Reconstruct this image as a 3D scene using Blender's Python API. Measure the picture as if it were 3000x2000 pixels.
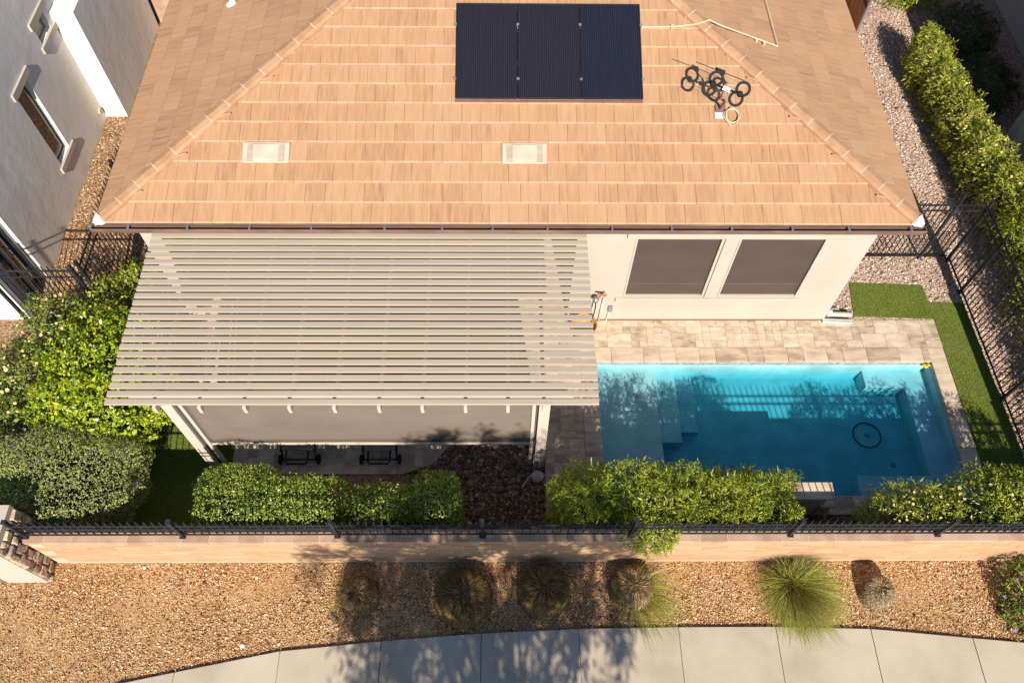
import bpy, math, random
import numpy as np
from mathutils import Vector, Matrix

random.seed(7)
for o in list(bpy.data.objects):
    bpy.data.objects.remove(o)
scene = bpy.context.scene
COL = scene.collection

# ------------------------------------------------------------------ camera
TH, YA, RO, CAMH, FPX = math.radians(58.9531), math.radians(-1.4501), math.radians(1.2823), 13.1503, 2325.0675
def cam_vec(x, up, fwd):
    Y = fwd * math.cos(TH) + up * math.sin(TH); Z = -fwd * math.sin(TH) + up * math.cos(TH)
    c, s = math.cos(YA), math.sin(YA)
    return Vector((c * x - s * Y, s * x + c * Y, Z))
cr, sr = math.cos(RO), math.sin(RO)
right, upv, fw = cam_vec(cr, sr, 0), cam_vec(-sr, cr, 0), cam_vec(0, 0, 1)
cam_data = bpy.data.cameras.new('camera')
cam = bpy.data.objects.new('camera', cam_data); COL.objects.link(cam)
R3 = Matrix((right, upv, -fw)).transposed()
cam.matrix_world = Matrix.Translation((0, 0, CAMH)) @ R3.to_4x4()
cam_data.sensor_width = 36.0
cam_data.lens = FPX / 3000 * 36
cam_data.clip_end = 500
scene.camera = cam

# ------------------------------------------------------------------ world, sun, exposure
SUN = Vector((-0.155, 1.3, -1.0))          # direction the light travels
to_sun = -SUN.normalized()
world = bpy.data.worlds.new('World'); scene.world = world; world.use_nodes = True
wn = world.node_tree
bg = wn.nodes['Background']
sky = wn.nodes.new('ShaderNodeTexSky'); sky.sky_type = 'NISHITA'; sky.sun_disc = False
sky.sun_elevation = math.asin(to_sun.z); sky.sun_rotation = math.atan2(to_sun.x, to_sun.y)
sky.altitude = 400; sky.air_density = 1.0; sky.dust_density = 0.4; sky.ozone_density = 3.0
wn.links.new(sky.outputs[0], bg.inputs[0]); bg.inputs[1].default_value = 0.078
sl = bpy.data.lights.new('sun', 'SUN'); sl.energy = 5.0; sl.angle = math.radians(0.53); sl.color = (1.0, 0.92, 0.80)
so = bpy.data.objects.new('sun', sl); COL.objects.link(so)
so.rotation_euler = SUN.to_track_quat('-Z', 'Y').to_euler(); so.location = (6, -20, 25)
vs = scene.view_settings
vs.view_transform = 'Standard'; vs.look = 'None'; vs.gamma = 1.0; vs.use_curve_mapping = False; vs.exposure = 0.70
scene.render.engine = 'CYCLES'
scene.cycles.transparent_max_bounces = 16

# ------------------------------------------------------------------ materials
def newmat(name):
    m = bpy.data.materials.new(name); m.use_nodes = True
    nt = m.node_tree
    return m, nt, nt.nodes['Principled BSDF']
def N(nt, t, **kw):
    n = nt.nodes.new(t)
    for k, v in kw.items(): setattr(n, k, v)
    return n
def math_node(nt, op, a, b=None):
    n = N(nt, 'ShaderNodeMath', operation=op)
    for i, x in enumerate((a, b)):
        if x is None: continue
        if isinstance(x, (int, float)): n.inputs[i].default_value = x
        else: nt.links.new(x, n.inputs[i])
    return n.outputs[0]
def ramp(nt, fac, stops, interp='LINEAR'):
    r = N(nt, 'ShaderNodeValToRGB'); cr_ = r.color_ramp; cr_.interpolation = interp
    while len(cr_.elements) < len(stops): cr_.elements.new(0.5)
    for e, (p, c) in zip(cr_.elements, stops):
        e.position = p; e.color = (*c, 1)
    nt.links.new(fac, r.inputs[0])
    return r.outputs[0]
def coords(nt, stretch=(1, 1, 1), offset=None):
    g = N(nt, 'ShaderNodeNewGeometry')
    v = N(nt, 'ShaderNodeVectorMath', operation='MULTIPLY'); v.inputs[1].default_value = stretch
    nt.links.new(g.outputs['Position'], v.inputs[0])
    out = v.outputs[0]
    if offset is not None:
        a = N(nt, 'ShaderNodeVectorMath', operation='ADD'); nt.links.new(out, a.inputs[0])
        cmb = N(nt, 'ShaderNodeCombineXYZ')
        for i in range(3): nt.links.new(offset, cmb.inputs[i])
        nt.links.new(cmb.outputs[0], a.inputs[1]); out = a.outputs[0]
    return out
def noise(nt, vec, scale, detail=4, rough=0.55):
    n = N(nt, 'ShaderNodeTexNoise'); n.inputs['Scale'].default_value = scale
    n.inputs['Detail'].default_value = detail; n.inputs['Roughness'].default_value = rough
    nt.links.new(vec, n.inputs['Vector'])
    return n.outputs[0]
def rnd(nt):
    g = N(nt, 'ShaderNodeNewGeometry'); oi = N(nt, 'ShaderNodeObjectInfo')
    s = math_node(nt, 'ADD', g.outputs['Random Per Island'], oi.outputs['Random'])
    return math_node(nt, 'FRACT', s)
def bump(nt, bsdf, h, strength, dist):
    b = N(nt, 'ShaderNodeBump'); b.inputs['Strength'].default_value = strength; b.inputs['Distance'].default_value = dist
    nt.links.new(h, b.inputs['Height']); nt.links.new(b.outputs[0], bsdf.inputs['Normal'])
def pm(name, stops, scale=3.0, detail=5, rough=0.8, bmp=None, stretch=(1, 1, 1), rand=0.0, spec=0.3, metal=0.0, offs=False):
    m, nt, b = newmat(name)
    r = rnd(nt) if (rand or offs) else None
    off = math_node(nt, 'MULTIPLY', r, 37.0) if offs else None
    v = coords(nt, stretch, off)
    fac = noise(nt, v, scale, detail)
    fac = math_node(nt, 'MULTIPLY_ADD', fac, 2.0); fac.node.inputs[2].default_value = -0.5
    if rand:
        k = math_node(nt, 'SUBTRACT', r, 0.5); k = math_node(nt, 'MULTIPLY', k, rand)
        fac = math_node(nt, 'ADD', fac, k)
    nt.links.new(ramp(nt, fac, stops), b.inputs['Base Color'])
    b.inputs['Roughness'].default_value = rough; b.inputs['Specular IOR Level'].default_value = spec
    b.inputs['Metallic'].default_value = metal
    if bmp:
        bump(nt, b, noise(nt, coords(nt), bmp[0], 6, 0.6), bmp[1], bmp[2])
    return m
def plain(name, c, rough=0.6, spec=0.4, metal=0.0):
    k = 0.86
    return pm(name, [(0.25, tuple(x * k for x in c)), (0.75, c)], 6.0, 4, rough, None, (1, 1, 1), 0, spec, metal)
def leafmat(name, dark, mid, light, trans=0.25, clump=2.5, rough=0.42, bloom=None):
    m, nt, b = newmat(name)
    r = rnd(nt)
    n = noise(nt, coords(nt), clump, 3)
    f = math_node(nt, 'MULTIPLY', n, 0.9); f = math_node(nt, 'ADD', f, math_node(nt, 'MULTIPLY', math_node(nt, 'SUBTRACT', r, 0.5), 0.75))
    f = math_node(nt, 'ADD', f, 0.05)
    c = ramp(nt, f, [(0.15, dark), (0.5, mid), (0.85, light)])
    nt.links.new(c, b.inputs['Base Color'])
    b.inputs['Roughness'].default_value = rough; b.inputs['Specular IOR Level'].default_value = 0.35
    tr = N(nt, 'ShaderNodeBsdfTranslucent'); nt.links.new(c, tr.inputs[0])
    mx = N(nt, 'ShaderNodeMixShader'); mx.inputs[0].default_value = trans
    nt.links.new(b.outputs[0], mx.inputs[1]); nt.links.new(tr.outputs[0], mx.inputs[2])
    nt.links.new(mx.outputs[0], nt.nodes['Material Output'].inputs[0])
    return m
def stonemat(name, stops, rough=0.85):
    m, nt, b = newmat(name)
    r = rnd(nt)
    n = noise(nt, coords(nt), 40, 3)
    f = math_node(nt, 'ADD', r, math_node(nt, 'MULTIPLY', math_node(nt, 'SUBTRACT', n, 0.5), 0.12))
    nt.links.new(ramp(nt, f, stops), b.inputs['Base Color'])
    b.inputs['Roughness'].default_value = rough; b.inputs['Specular IOR Level'].default_value = 0.25
    return m
def groundmat(name, stops, vscale, nmix, bstr=0.6, bdist=0.02):
    m, nt, b = newmat(name)
    v = N(nt, 'ShaderNodeTexVoronoi'); v.inputs['Scale'].default_value = vscale
    nt.links.new(coords(nt), v.inputs['Vector'])
    sep = N(nt, 'ShaderNodeSeparateColor'); nt.links.new(v.outputs['Color'], sep.inputs[0])
    f = math_node(nt, 'ADD', math_node(nt, 'MULTIPLY', sep.outputs[0], 1 - nmix),
                  math_node(nt, 'MULTIPLY', noise(nt, coords(nt), 1.6, 5), nmix * 1.0))
    nt.links.new(ramp(nt, f, stops), b.inputs['Base Color'])
    b.inputs['Roughness'].default_value = 0.95; b.inputs['Specular IOR Level'].default_value = 0.1
    h = math_node(nt, 'MULTIPLY', v.outputs['Distance'], -1.0)
    bump(nt, b, h, bstr, bdist)
    return m

T_D, T_M, T_L = (.265, .147, .090), (.395, .228, .124), (.44, .268, .158)
M = {}
def tilemat(name, stretch):
    m, nt, b = newmat(name)
    r = rnd(nt)
    off = math_node(nt, 'MULTIPLY', r, 61.0)
    v = coords(nt, stretch, off)
    f = noise(nt, v, 2.2, 5, 0.6)
    big = noise(nt, coords(nt), 0.35, 3)
    f = math_node(nt, 'ADD', f, math_node(nt, 'MULTIPLY', math_node(nt, 'SUBTRACT', r, 0.5), 0.22))
    f = math_node(nt, 'ADD', f, math_node(nt, 'MULTIPLY', math_node(nt, 'SUBTRACT', big, 0.5), 0.2))
    nt.links.new(ramp(nt, f, [(0.18, T_D), (0.33, (.35, .197, .112)), (0.5, T_M), (0.8, T_L)]), b.inputs['Base Color'])
    b.inputs['Roughness'].default_value = 0.85; b.inputs['Specular IOR Level'].default_value = 0.2
    bump(nt, b, noise(nt, coords(nt), 60, 5), 0.25, 0.004)
    return m
M['tile_f'] = tilemat('roof_tile_front', (9, 0.9, 0.9))
M['tile_s'] = tilemat('roof_tile_side', (0.9, 9, 0.9))
M['hip'] = pm('hip_tile', [(0.2, (.33, .185, .105)), (0.5, (.375, .215, .122)), (0.8, (.41, .25, .15))], 4, 5, .85, (60, .25, .004), (1, 1, 1), .35, .2)
M['tile_e'] = pm('worn_tile_edge', [(.2, (.385, .235, .142)), (.8, (.47, .31, .197))], 7, 5, .9, None, (1, 1, 1), .3, .1)
M['underlay'] = plain('roof_underlay', (.05, .035, .03), .9)
M['lap'] = pm('pinkish_lap_mortar', [(.3, (.43, .285, .19)), (.7, (.50, .35, .25))], 12, 4, .9)
M['mortar'] = pm('white_mortar', [(.3, (.50, .46, .42)), (.7, (.62, .585, .54))], 12, 4, .9, (40, .5, .01))
M['stucco'] = pm('cream_stucco', [(.2, (.43, .37, .312)), (.8, (.47, .408, .346))], 1.4, 6, .92, (130, .25, .004), (1, 1, .5), 0, .15)
M['trim'] = pm('cream_trim', [(.2, (.435, .378, .313)), (.8, (.47, .412, .347))], 2, 5, .85, (120, .15, .003), (1, 1, 1), 0, .2)
M['nstucco'] = pm('grey_stucco', [(.2, (.64, .61, .57)), (.8, (.74, .71, .67))], 1.2, 6, .92, (2.6, .16, .06), (1, 1, .35), 0, .15)
M['fascia'] = plain('brown_fascia', (.17, .10, .075), .5)
M['gutter'] = pm('brown_gutter', [(.2, (.15, .09, .07)), (.8, (.23, .15, .115))], 5, 4, .35, None, (.4, 1, 1), 0, .5)
M['hanger'] = plain('steel_hanger', (.22, .25, .28), .4, .5, .4)
def screenmat(name, c, str_=0.2):
    m, nt, b = newmat(name)
    w = N(nt, 'ShaderNodeTexWave'); w.inputs['Scale'].default_value = 60; w.bands_direction = 'X'
    nt.links.new(coords(nt), w.inputs[0])
    n = noise(nt, coords(nt, (1, 1, 2)), 1.2, 4)
    f = math_node(nt, 'ADD', math_node(nt, 'MULTIPLY', w.outputs['Fac'], .25), math_node(nt, 'MULTIPLY', n, .75))
    nt.links.new(ramp(nt, f, [(.2, tuple(x * .8 for x in c)), (.8, tuple(x * 1.15 for x in c))]), b.inputs['Base Color'])
    b.inputs['Roughness'].default_value = .55; b.inputs['Specular IOR Level'].default_value = .35
    bump(nt, b, noise(nt, coords(nt, (1, 1, .5)), 3.0, 3), str_, .02)
    return m
M['winscreen'] = screenmat('brown_solar_screen', (.082, .058, .048))
M['railbrown'] = plain('reflect_line_rail', (.13, .105, .092), .6)  # lighter brown stands in for faint reflected lines on the screens
M['shade'] = screenmat('taupe_shade_fabric', (.185, .148, .118), .5)
M['alu'] = pm('tan_aluminium', [(.2, (.355, .298, .225)), (.8, (.41, .348, .268))], 2, 4, .5, None, (.25, 6, 6), .25, .4, offs=True)
M['alu2'] = pm('pale_aluminium', [(.2, (.47, .41, .34)), (.8, (.52, .46, .385))], 2, 4, .55, None, (1, 1, .5), .2, .35)
M['darktrack'] = plain('dark_track', (.10, .085, .07), .6)
M['trav'] = pm('travertine', [(.0, (.27, .20, .14)), (.35, (.43, .335, .24)), (.65, (.51, .41, .305)), (.95, (.58, .49, .38))], 4.2, 9, .6, (45, .2, .004), (1, 2.2, 1), .5, .3, offs=True)
M['coping'] = pm('travertine_coping', [(.1, (.30, .225, .16)), (.45, (.45, .35, .25)), (.9, (.55, .45, .335))], 3.0, 8, .55, (45, .2, .004), (.8, 2.4, 1), .6, .3, offs=True)
M['joint'] = plain('joint_sand', (.40, .32, .235), .95)
M['concrete'] = pm('pale_concrete', [(.15, (.375, .31, .235)), (.5, (.435, .365, .285)), (.85, (.475, .40, .318))], 1.1, 8, .85, (90, .25, .004), (1, 1, 1), .12, .2)
M['block'] = pm('tan_block', [(.15, (.37, .225, .13)), (.5, (.44, .275, .16)), (.85, (.49, .32, .20))], 2.2, 6, .9, (50, .4, .006), (.4, 1, 5), .25, .15, offs=True)
M['cap'] = pm('tan_block_cap', [(.15, (.33, .215, .15)), (.5, (.41, .275, .19)), (.85, (.46, .32, .235))], 3, 6, .9, (60, .4, .005), (1, 1, 1), .3, .15, offs=True)
M['mort'] = plain('block_mortar', (.56, .42, .30), .95)
M['iron'] = pm('black_iron', [(.3, (.012, .013, .016)), (.7, (.026, .028, .033))], 8, 3, .5, None, (1, 1, 1), .2, .35)
M['plaster'] = pm('pool_plaster', [(.15, (.43, .50, .52)), (.5, (.52, .575, .59)), (.85, (.61, .65, .655))], 2.6, 8, .7, (8, .1, .01), (1, 1, 1), 0, .2)
M['waterline'] = pm('waterline_tile', [(.2, (.20, .25, .27)), (.8, (.36, .40, .40))], 14, 3, .4)
M['soil'] = groundmat('brown_soil_gravel', [(.1, (.10, .055, .035)), (.4, (.22, .13, .08)), (.65, (.33, .21, .13)), (.9, (.44, .30, .19))], 45, .35)
M['bed'] = groundmat('tan_decomposed_granite', [(.1, (.13, .065, .03)), (.35, (.32, .175, .08)), (.6, (.48, .295, .15)), (.9, (.60, .43, .265))], 70, .40)
M['ygravel'] = groundmat('pinkish_gravel_base', [(.1, (.14, .09, .07)), (.4, (.36, .25, .19)), (.7, (.50, .365, .28)), (.95, (.64, .51, .41))], 42, .25)
M['bedstone'] = stonemat('granite_chip', [(.0, (.08, .045, .03)), (.18, (.24, .10, .035)), (.42, (.45, .24, .085)), (.64, (.57, .38, .20)), (.86, (.62, .45, .28)), (1, (.74, .62, .47))])
M['ystone'] = stonemat('river_gravel', [(.0, (.09, .065, .055)), (.2, (.32, .215, .16)), (.5, (.50, .355, .26)), (.75, (.60, .46, .35)), (1, (.74, .64, .55))])
M['chip'] = stonemat('bark_chip', [(.0, (.05, .03, .022)), (.4, (.14, .085, .06)), (.75, (.24, .16, .115)), (1, (.42, .32, .25))])
M['litter'] = stonemat('dry_leaf', [(.0, (.20, .08, .025)), (.5, (.42, .20, .06)), (1, (.55, .33, .12))])
M['turf'] = groundmat('artificial_turf', [(.1, (.06, .085, .012)), (.5, (.13, .165, .027)), (.9, (.20, .235, .055))], 110, .4, .8, .01)
M['blade'] = stonemat('turf_blade', [(.0, (.08, .115, .015)), (.5, (.17, .215, .033)), (.9, (.26, .30, .07)), (1, (.40, .38, .15))], .6)
M['bark'] = pm('brown_bark', [(.2, (.08, .055, .035)), (.8, (.19, .14, .095))], 14, 5, .9, (30, .6, .02), (3, 3, .6))
M['panelcell'] = None
def panelmat(name, c):
    m, nt, b = newmat(name)
    w = N(nt, 'ShaderNodeTexWave'); w.inputs['Scale'].default_value = 10.2; w.bands_direction = 'X'
    nt.links.new(coords(nt), w.inputs[0])
    thin = math_node(nt, 'POWER', w.outputs['Fac'], 14.0)
    n = noise(nt, coords(nt, (40, 3, 3)), 1.0, 3)
    f = math_node(nt, 'MULTIPLY', thin, math_node(nt, 'MULTIPLY', n, 1.3))
    nt.links.new(ramp(nt, f, [(0, c), (1, (.05, .048, .062))]), b.inputs['Base Color'])
    b.inputs['Roughness'].default_value = .18; b.inputs['Specular IOR Level'].default_value = .42
    return m
M['pv1'] = panelmat('black_solar_cells', (.012, .011, .016)); M['pv2'] = panelmat('blue_solar_cells', (.009, .010, .021))
M['pvframe'] = plain('black_panel_frame', (.014, .014, .018), .3, .5)
M['clamp'] = plain('clamp_metal', (.55, .57, .6), .35, .5, .8)
M['vent'] = pm('beige_vent', [(.2, (.43, .345, .26)), (.8, (.50, .415, .325))], 3, 5, .7)
M['louver'] = plain('vent_slot', (.19, .15, .115), .8)
M['cable'] = plain('cream_cable', (.62, .50, .34), .6)
M['conduit'] = plain('tan_conduit', (.56, .42, .29), .6)
M['blackpl'] = plain('black_plastic', (.020, .020, .020), .75, .12)
M['mount'] = plain('maroon_mount', (.20, .11, .10), .6)
M['white'] = plain('white_paint', (.66, .63, .58), .6)
M['pvc'] = plain('weathered_pvc', (.47, .44, .40), .6)
M['grey'] = plain('grey_metal', (.36, .37, .38), .35, .5, .6)
M['orange'] = plain('orange_plastic', (.75, .16, .015), .4)
M['yellow'] = plain('yellow_plastic', (.80, .42, .02), .35)
M['glass'] = pm('dark_glass', [(.2, (.012, .014, .014)), (.8, (.03, .03, .026))], 2, 3, .06, None, (1, 1, 1), 0, .8)
M['glassol'] = pm('olive_glass', [(.2, (.15, .145, .075)), (.8, (.19, .18, .10))], 2, 3, .2, None, (1, 1, 1), 0, .6)
M['wood'] = pm('orange_wood', [(.2, (.22, .075, .018)), (.5, (.42, .16, .035)), (.8, (.52, .23, .06))], 3, 6, .55, None, (9, 9, .6), .3, .3, offs=True)
M['basket'] = pm('woven_gold', [(.2, (.30, .15, .04)), (.8, (.56, .32, .10))], 30, 3, .8, (60, .8, .01), (1, 1, 3))
M['sling'] = screenmat('tan_sling', (.20, .155, .12))
M['stone'] = pm('field_stone', [(.1, (.16, .115, .085)), (.45, (.33, .235, .165)), (.7, (.46, .34, .23)), (.95, (.58, .46, .33))], 5, 7, .9, (22, .7, .02), (1, 1, 1), .7, .2, offs=True)
M['granite'] = pm('pale_boulder', [(.2, (.34, .30, .26)), (.8, (.48, .43, .38))], 9, 6, .9, (30, .5, .01))
def watermat():
    m, nt, b = newmat('pool_water')
    nt.nodes.remove(b)
    out = nt.nodes['Material Output']
    tr = N(nt, 'ShaderNodeBsdfTransparent'); tr.inputs[0].default_value = (.97, .99, 1, 1)
    gl = N(nt, 'ShaderNodeBsdfGlossy'); gl.inputs['Roughness'].default_value = .06
    lw = N(nt, 'ShaderNodeLayerWeight'); lw.inputs[0].default_value = .5
    bp = N(nt, 'ShaderNodeBump'); bp.inputs['Strength'].default_value = .3; bp.inputs['Distance'].default_value = .02
    nt.links.new(noise(nt, coords(nt, (1, 1.4, 1)), 5.5, 3), bp.inputs['Height'])
    nt.links.new(bp.outputs[0], gl.inputs['Normal']); nt.links.new(bp.outputs[0], lw.inputs['Normal'])
    mx = N(nt, 'ShaderNodeMixShader')
    fr = math_node(nt, 'MULTIPLY_ADD', math_node(nt, 'POWER', lw.outputs['Facing'], 5.0), .95); fr.node.inputs[2].default_value = .02
    nt.links.new(fr, mx.inputs[0]); nt.links.new(tr.outputs[0], mx.inputs[1]); nt.links.new(gl.outputs[0], mx.inputs[2])
    nt.links.new(mx.outputs[0], out.inputs['Surface'])
    va = N(nt, 'ShaderNodeVolumeAbsorption'); va.inputs['Color'].default_value = (.10, .765, .85, 1); va.inputs['Density'].default_value = 1.8
    nt.links.new(va.outputs[0], out.inputs['Volume'])
    return m
M['water'] = watermat()
M['l_broad'] = leafmat('broad_leaf', (0.060, 0.100, 0.007), (0.220, 0.310, 0.012), (0.470, 0.500, 0.030), .25, 2.2, .33)
M['l_box'] = leafmat('box_leaf', (0.060, 0.100, 0.012), (0.210, 0.295, 0.030), (0.420, 0.470, 0.090), .2, 2.5, .38)
M['l_lance'] = leafmat('lance_leaf', (0.050, 0.080, 0.006), (0.210, 0.275, 0.014), (0.460, 0.470, 0.040), .3, 1.8, .4)
M['l_lance_y'] = leafmat('yellow_lance_leaf', (.08, .12, .008), (0.273, 0.351, 0.019), (0.520, 0.520, 0.058), .32, 1.8, .42)
M['l_hop'] = leafmat('hopbush_leaf', (0.090, 0.120, 0.012), (0.260, 0.310, 0.025), (0.470, 0.460, 0.070), .3, 2.2, .45)
M['l_sage'] = leafmat('sage_leaf', (0.120, 0.145, 0.040), (0.270, 0.310, 0.090), (0.420, 0.450, 0.160), .15, 1.6, .7)
M['l_blue'] = leafmat('grey_blue_leaf', (.05, .075, .05), (0.120, 0.168, 0.108), (0.204, 0.252, 0.156), .15, 2.0, .6)
M['l_rose'] = leafmat('rose_leaf', (.05, .075, .012), (0.143, 0.202, 0.026), (0.286, 0.325, 0.058), .22, 2.4, .45)
M['l_nand'] = leafmat('nandina_leaf', (.09, .13, .012), (0.250, 0.325, 0.031), (0.450, 0.450, 0.062), .3, 2.6, .45)
M['l_fire'] = leafmat('orange_leaf', (.30, .05, .015), (.55, .22, .02), (.65, .42, .05), .3, 4, .45)
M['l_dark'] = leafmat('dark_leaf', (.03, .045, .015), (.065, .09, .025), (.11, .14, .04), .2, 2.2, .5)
M['l_tree'] = leafmat('tree_leaf', (.04, .07, .015), (.08, .13, .03), (.14, .19, .05), .2, 2.2, .5)
M['f_cream'] = stonemat('cream_petal', [(0, (.48, .33, .10)), (.5, (.60, .47, .18)), (1, (.70, .60, .33))], .7)
M['f_purple'] = stonemat('violet_petal', [(0, (.16, .06, .42)), (1, (.38, .22, .66))], .7)
M['g_green'] = stonemat('green_grass_blade', [(0, (.16, .13, .025)), (.3, (.22, .225, .03)), (.7, (.30, .32, .05)), (1, (.45, .43, .14))], .6)
M['g_brown'] = stonemat('dry_grass_blade', [(0, (.05, .025, .009)), (.35, (.125, .07, .022)), (.75, (.22, .135, .045)), (1, (.34, .235, .10))], .8)
M['g_straw'] = stonemat('straw_blade', [(0, (.10, .07, .045)), (.5, (.29, .225, .15)), (1, (.50, .42, .31))], .8)

# ------------------------------------------------------------------ mesh helpers
ORG = {}
def thing(name, label, cat, loc, group=None):
    o = bpy.data.objects.new(name, None); COL.objects.link(o)
    o.empty_display_size = .1
    o.location = loc; ORG[o.name] = Vector(loc)
    o['label'] = label; o['category'] = cat
    if group: o['group'] = group
    return o
def tag(o, label=None, cat=None, group=None, kind=None):
    if label: o['label'] = label
    if cat: o['category'] = cat
    if group: o['group'] = group
    if kind: o['kind'] = kind
    return o
def place(o, parent, loc_world):
    COL.objects.link(o)
    if parent is not None:
        o.parent = parent
        o.location = Vector(loc_world) - ORG[parent.name]
    else:
        o.location = loc_world
    ORG[o.name] = Vector(loc_world)
    return o
class MB:
    def __init__(s): s.v = []; s.f = []
    def add(s, vs_, fs):
        n = len(s.v); s.v += [tuple(v) for v in vs_]; s.f += [tuple(i + n for i in f) for f in fs]; return s
    def box(s, x0, x1, y0, y1, z0, z1):
        return s.add([(x0, y0, z0), (x1, y0, z0), (x1, y1, z0), (x0, y1, z0), (x0, y0, z1), (x1, y0, z1), (x1, y1, z1), (x0, y1, z1)],
                     [(0, 3, 2, 1), (4, 5, 6, 7), (0, 1, 5, 4), (1, 2, 6, 5), (2, 3, 7, 6), (3, 0, 4, 7)])
    def obox(s, c, ax, ay, az):
        c, ax, ay, az = map(Vector, (c, ax, ay, az))
        P = [c + i * ax + j * ay + k * az for k in (-1, 1) for i, j in ((-1, -1), (1, -1), (1, 1), (-1, 1))]
        return s.add(P, [(0, 3, 2, 1), (4, 5, 6, 7), (0, 1, 5, 4), (1, 2, 6, 5), (2, 3, 7, 6), (3, 0, 4, 7)])
    def bar(s, p, q, w, h=None):
        p, q = Vector(p), Vector(q); d = (q - p); L = d.length; d.normalize()
        u = d.cross(Vector((0, 0, 1))); u = u.normalized() if u.length > 1e-4 else Vector((1, 0, 0))
        w2 = u.cross(d).normalized()
        return s.obox((p + q) / 2, d * L / 2, u * w / 2, w2 * (h or w) / 2)
    def prism(s, pts, z0, z1):
        n = len(pts)
        return s.add([(x, y, z0) for x, y in pts] + [(x, y, z1) for x, y in pts],
                     [tuple(range(n))[::-1], tuple(range(n, 2 * n))] + [(i, (i + 1) % n, n + (i + 1) % n, n + i) for i in range(n)])
    def tube(s, pts, r, n=8, closed=False):
        pts = [Vector(p) for p in pts]; rs = r if isinstance(r, (list, tuple)) else [r] * len(pts)
        rings = []; m = len(pts); prev = None
        for i, p in enumerate(pts):
            a = pts[(i - 1) % m] if (i > 0 or closed) else p; b = pts[(i + 1) % m] if (i < m - 1 or closed) else p
            d = (b - a).normalized()
            if prev is None:
                u = d.orthogonal().normalized()
            else:
                u = (prev - d * prev.dot(d)); u = u.normalized() if u.length > 1e-5 else d.orthogonal().normalized()
            prev = u; w = d.cross(u)
            rings.append([p + (u * math.cos(2 * math.pi * k / n) + w * math.sin(2 * math.pi * k / n)) * rs[i] for k in range(n)])
        fs = []
        for i in range(m if closed else m - 1):
            j = (i + 1) % m
            fs += [(i * n + k, i * n + (k + 1) % n, j * n + (k + 1) % n, j * n + k) for k in range(n)]
        if not closed: fs += [tuple(range(n))[::-1], tuple((m - 1) * n + k for k in range(n))]
        return s.add([q for rg in rings for q in rg], fs)
    def lathe(s, c, prof, n=20):
        c = Vector(c); m = len(prof)
        vs_ = [c + Vector((r * math.cos(2 * math.pi * k / n), r * math.sin(2 * math.pi * k / n), z)) for r, z in prof for k in range(n)]
        fs = [(i * n + k, i * n + (k + 1) % n, (i + 1) * n + (k + 1) % n, (i + 1) * n + k) for i in range(m - 1) for k in range(n)]
        return s.add(vs_, fs)
    def ball(s, c, r, nu=14, nv=8, sq=(1, 1, 1)):
        prof = [(max(1e-4, math.sin(math.pi * i / nv)) * r, -math.cos(math.pi * i / nv) * r * sq[2]) for i in range(nv + 1)]
        return s.lathe(c, prof, nu)
    def mesh(s, name, off=(0, 0, 0)):
        me = bpy.data.meshes.new(name); o = Vector(off)
        me.from_pydata([tuple(Vector(v) - o) for v in s.v], [], s.f); me.update(); return me
    def build(s, name, mat, parent=None, smooth=False, bevel=0.0, kind=None):
        if parent is None:
            a = np.array([tuple(v) for v in s.v]); off = Vector(((a[:, 0].min() + a[:, 0].max()) / 2, (a[:, 1].min() + a[:, 1].max()) / 2, a[:, 2].min()))
        else:
            off = ORG[parent.name]
        me = s.mesh(name, off); me.materials.append(mat)
        if smooth:
            for p in me.polygons: p.use_smooth = True
        o = bpy.data.objects.new(name, me); place(o, parent, off)
        if bevel:
            b = o.modifiers.new('bevel', 'BEVEL'); b.width = bevel; b.segments = 2; b.limit_method = 'ANGLE'
        if kind: o['kind'] = kind
        return o
def inst(me, name, parent, loc, rot=None):
    o = bpy.data.objects.new(name, me); place(o, parent, loc)
    if rot is not None: o.rotation_euler = rot
    return o
def fast_mesh(name, verts, faces, mat, parent=None, loc=None, smooth=False):
    verts = np.asarray(verts, np.float32); faces = np.asarray(faces, np.int32)
    k = faces.shape[1]; me = bpy.data.meshes.new(name)
    off = np.array(ORG[parent.name] if parent is not None else (loc or (0, 0, 0)), np.float32)
    me.vertices.add(len(verts)); me.vertices.foreach_set('co', (verts - off).ravel())
    me.loops.add(faces.size); me.loops.foreach_set('vertex_index', faces.ravel())
    me.polygons.add(len(faces)); me.polygons.foreach_set('loop_start', np.arange(0, faces.size, k, dtype=np.int32))
    me.polygons.foreach_set('loop_total', np.full(len(faces), k, np.int32))
    if smooth: me.polygons.foreach_set('use_smooth', np.ones(len(faces), bool))
    me.update(calc_edges=True); me.validate(); me.materials.append(mat)
    o = bpy.data.objects.new(name, me); place(o, parent, tuple(float(x) for x in off))
    return o
def unit(a): return a / np.maximum(np.linalg.norm(a, axis=1, keepdims=True), 1e-9)

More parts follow.
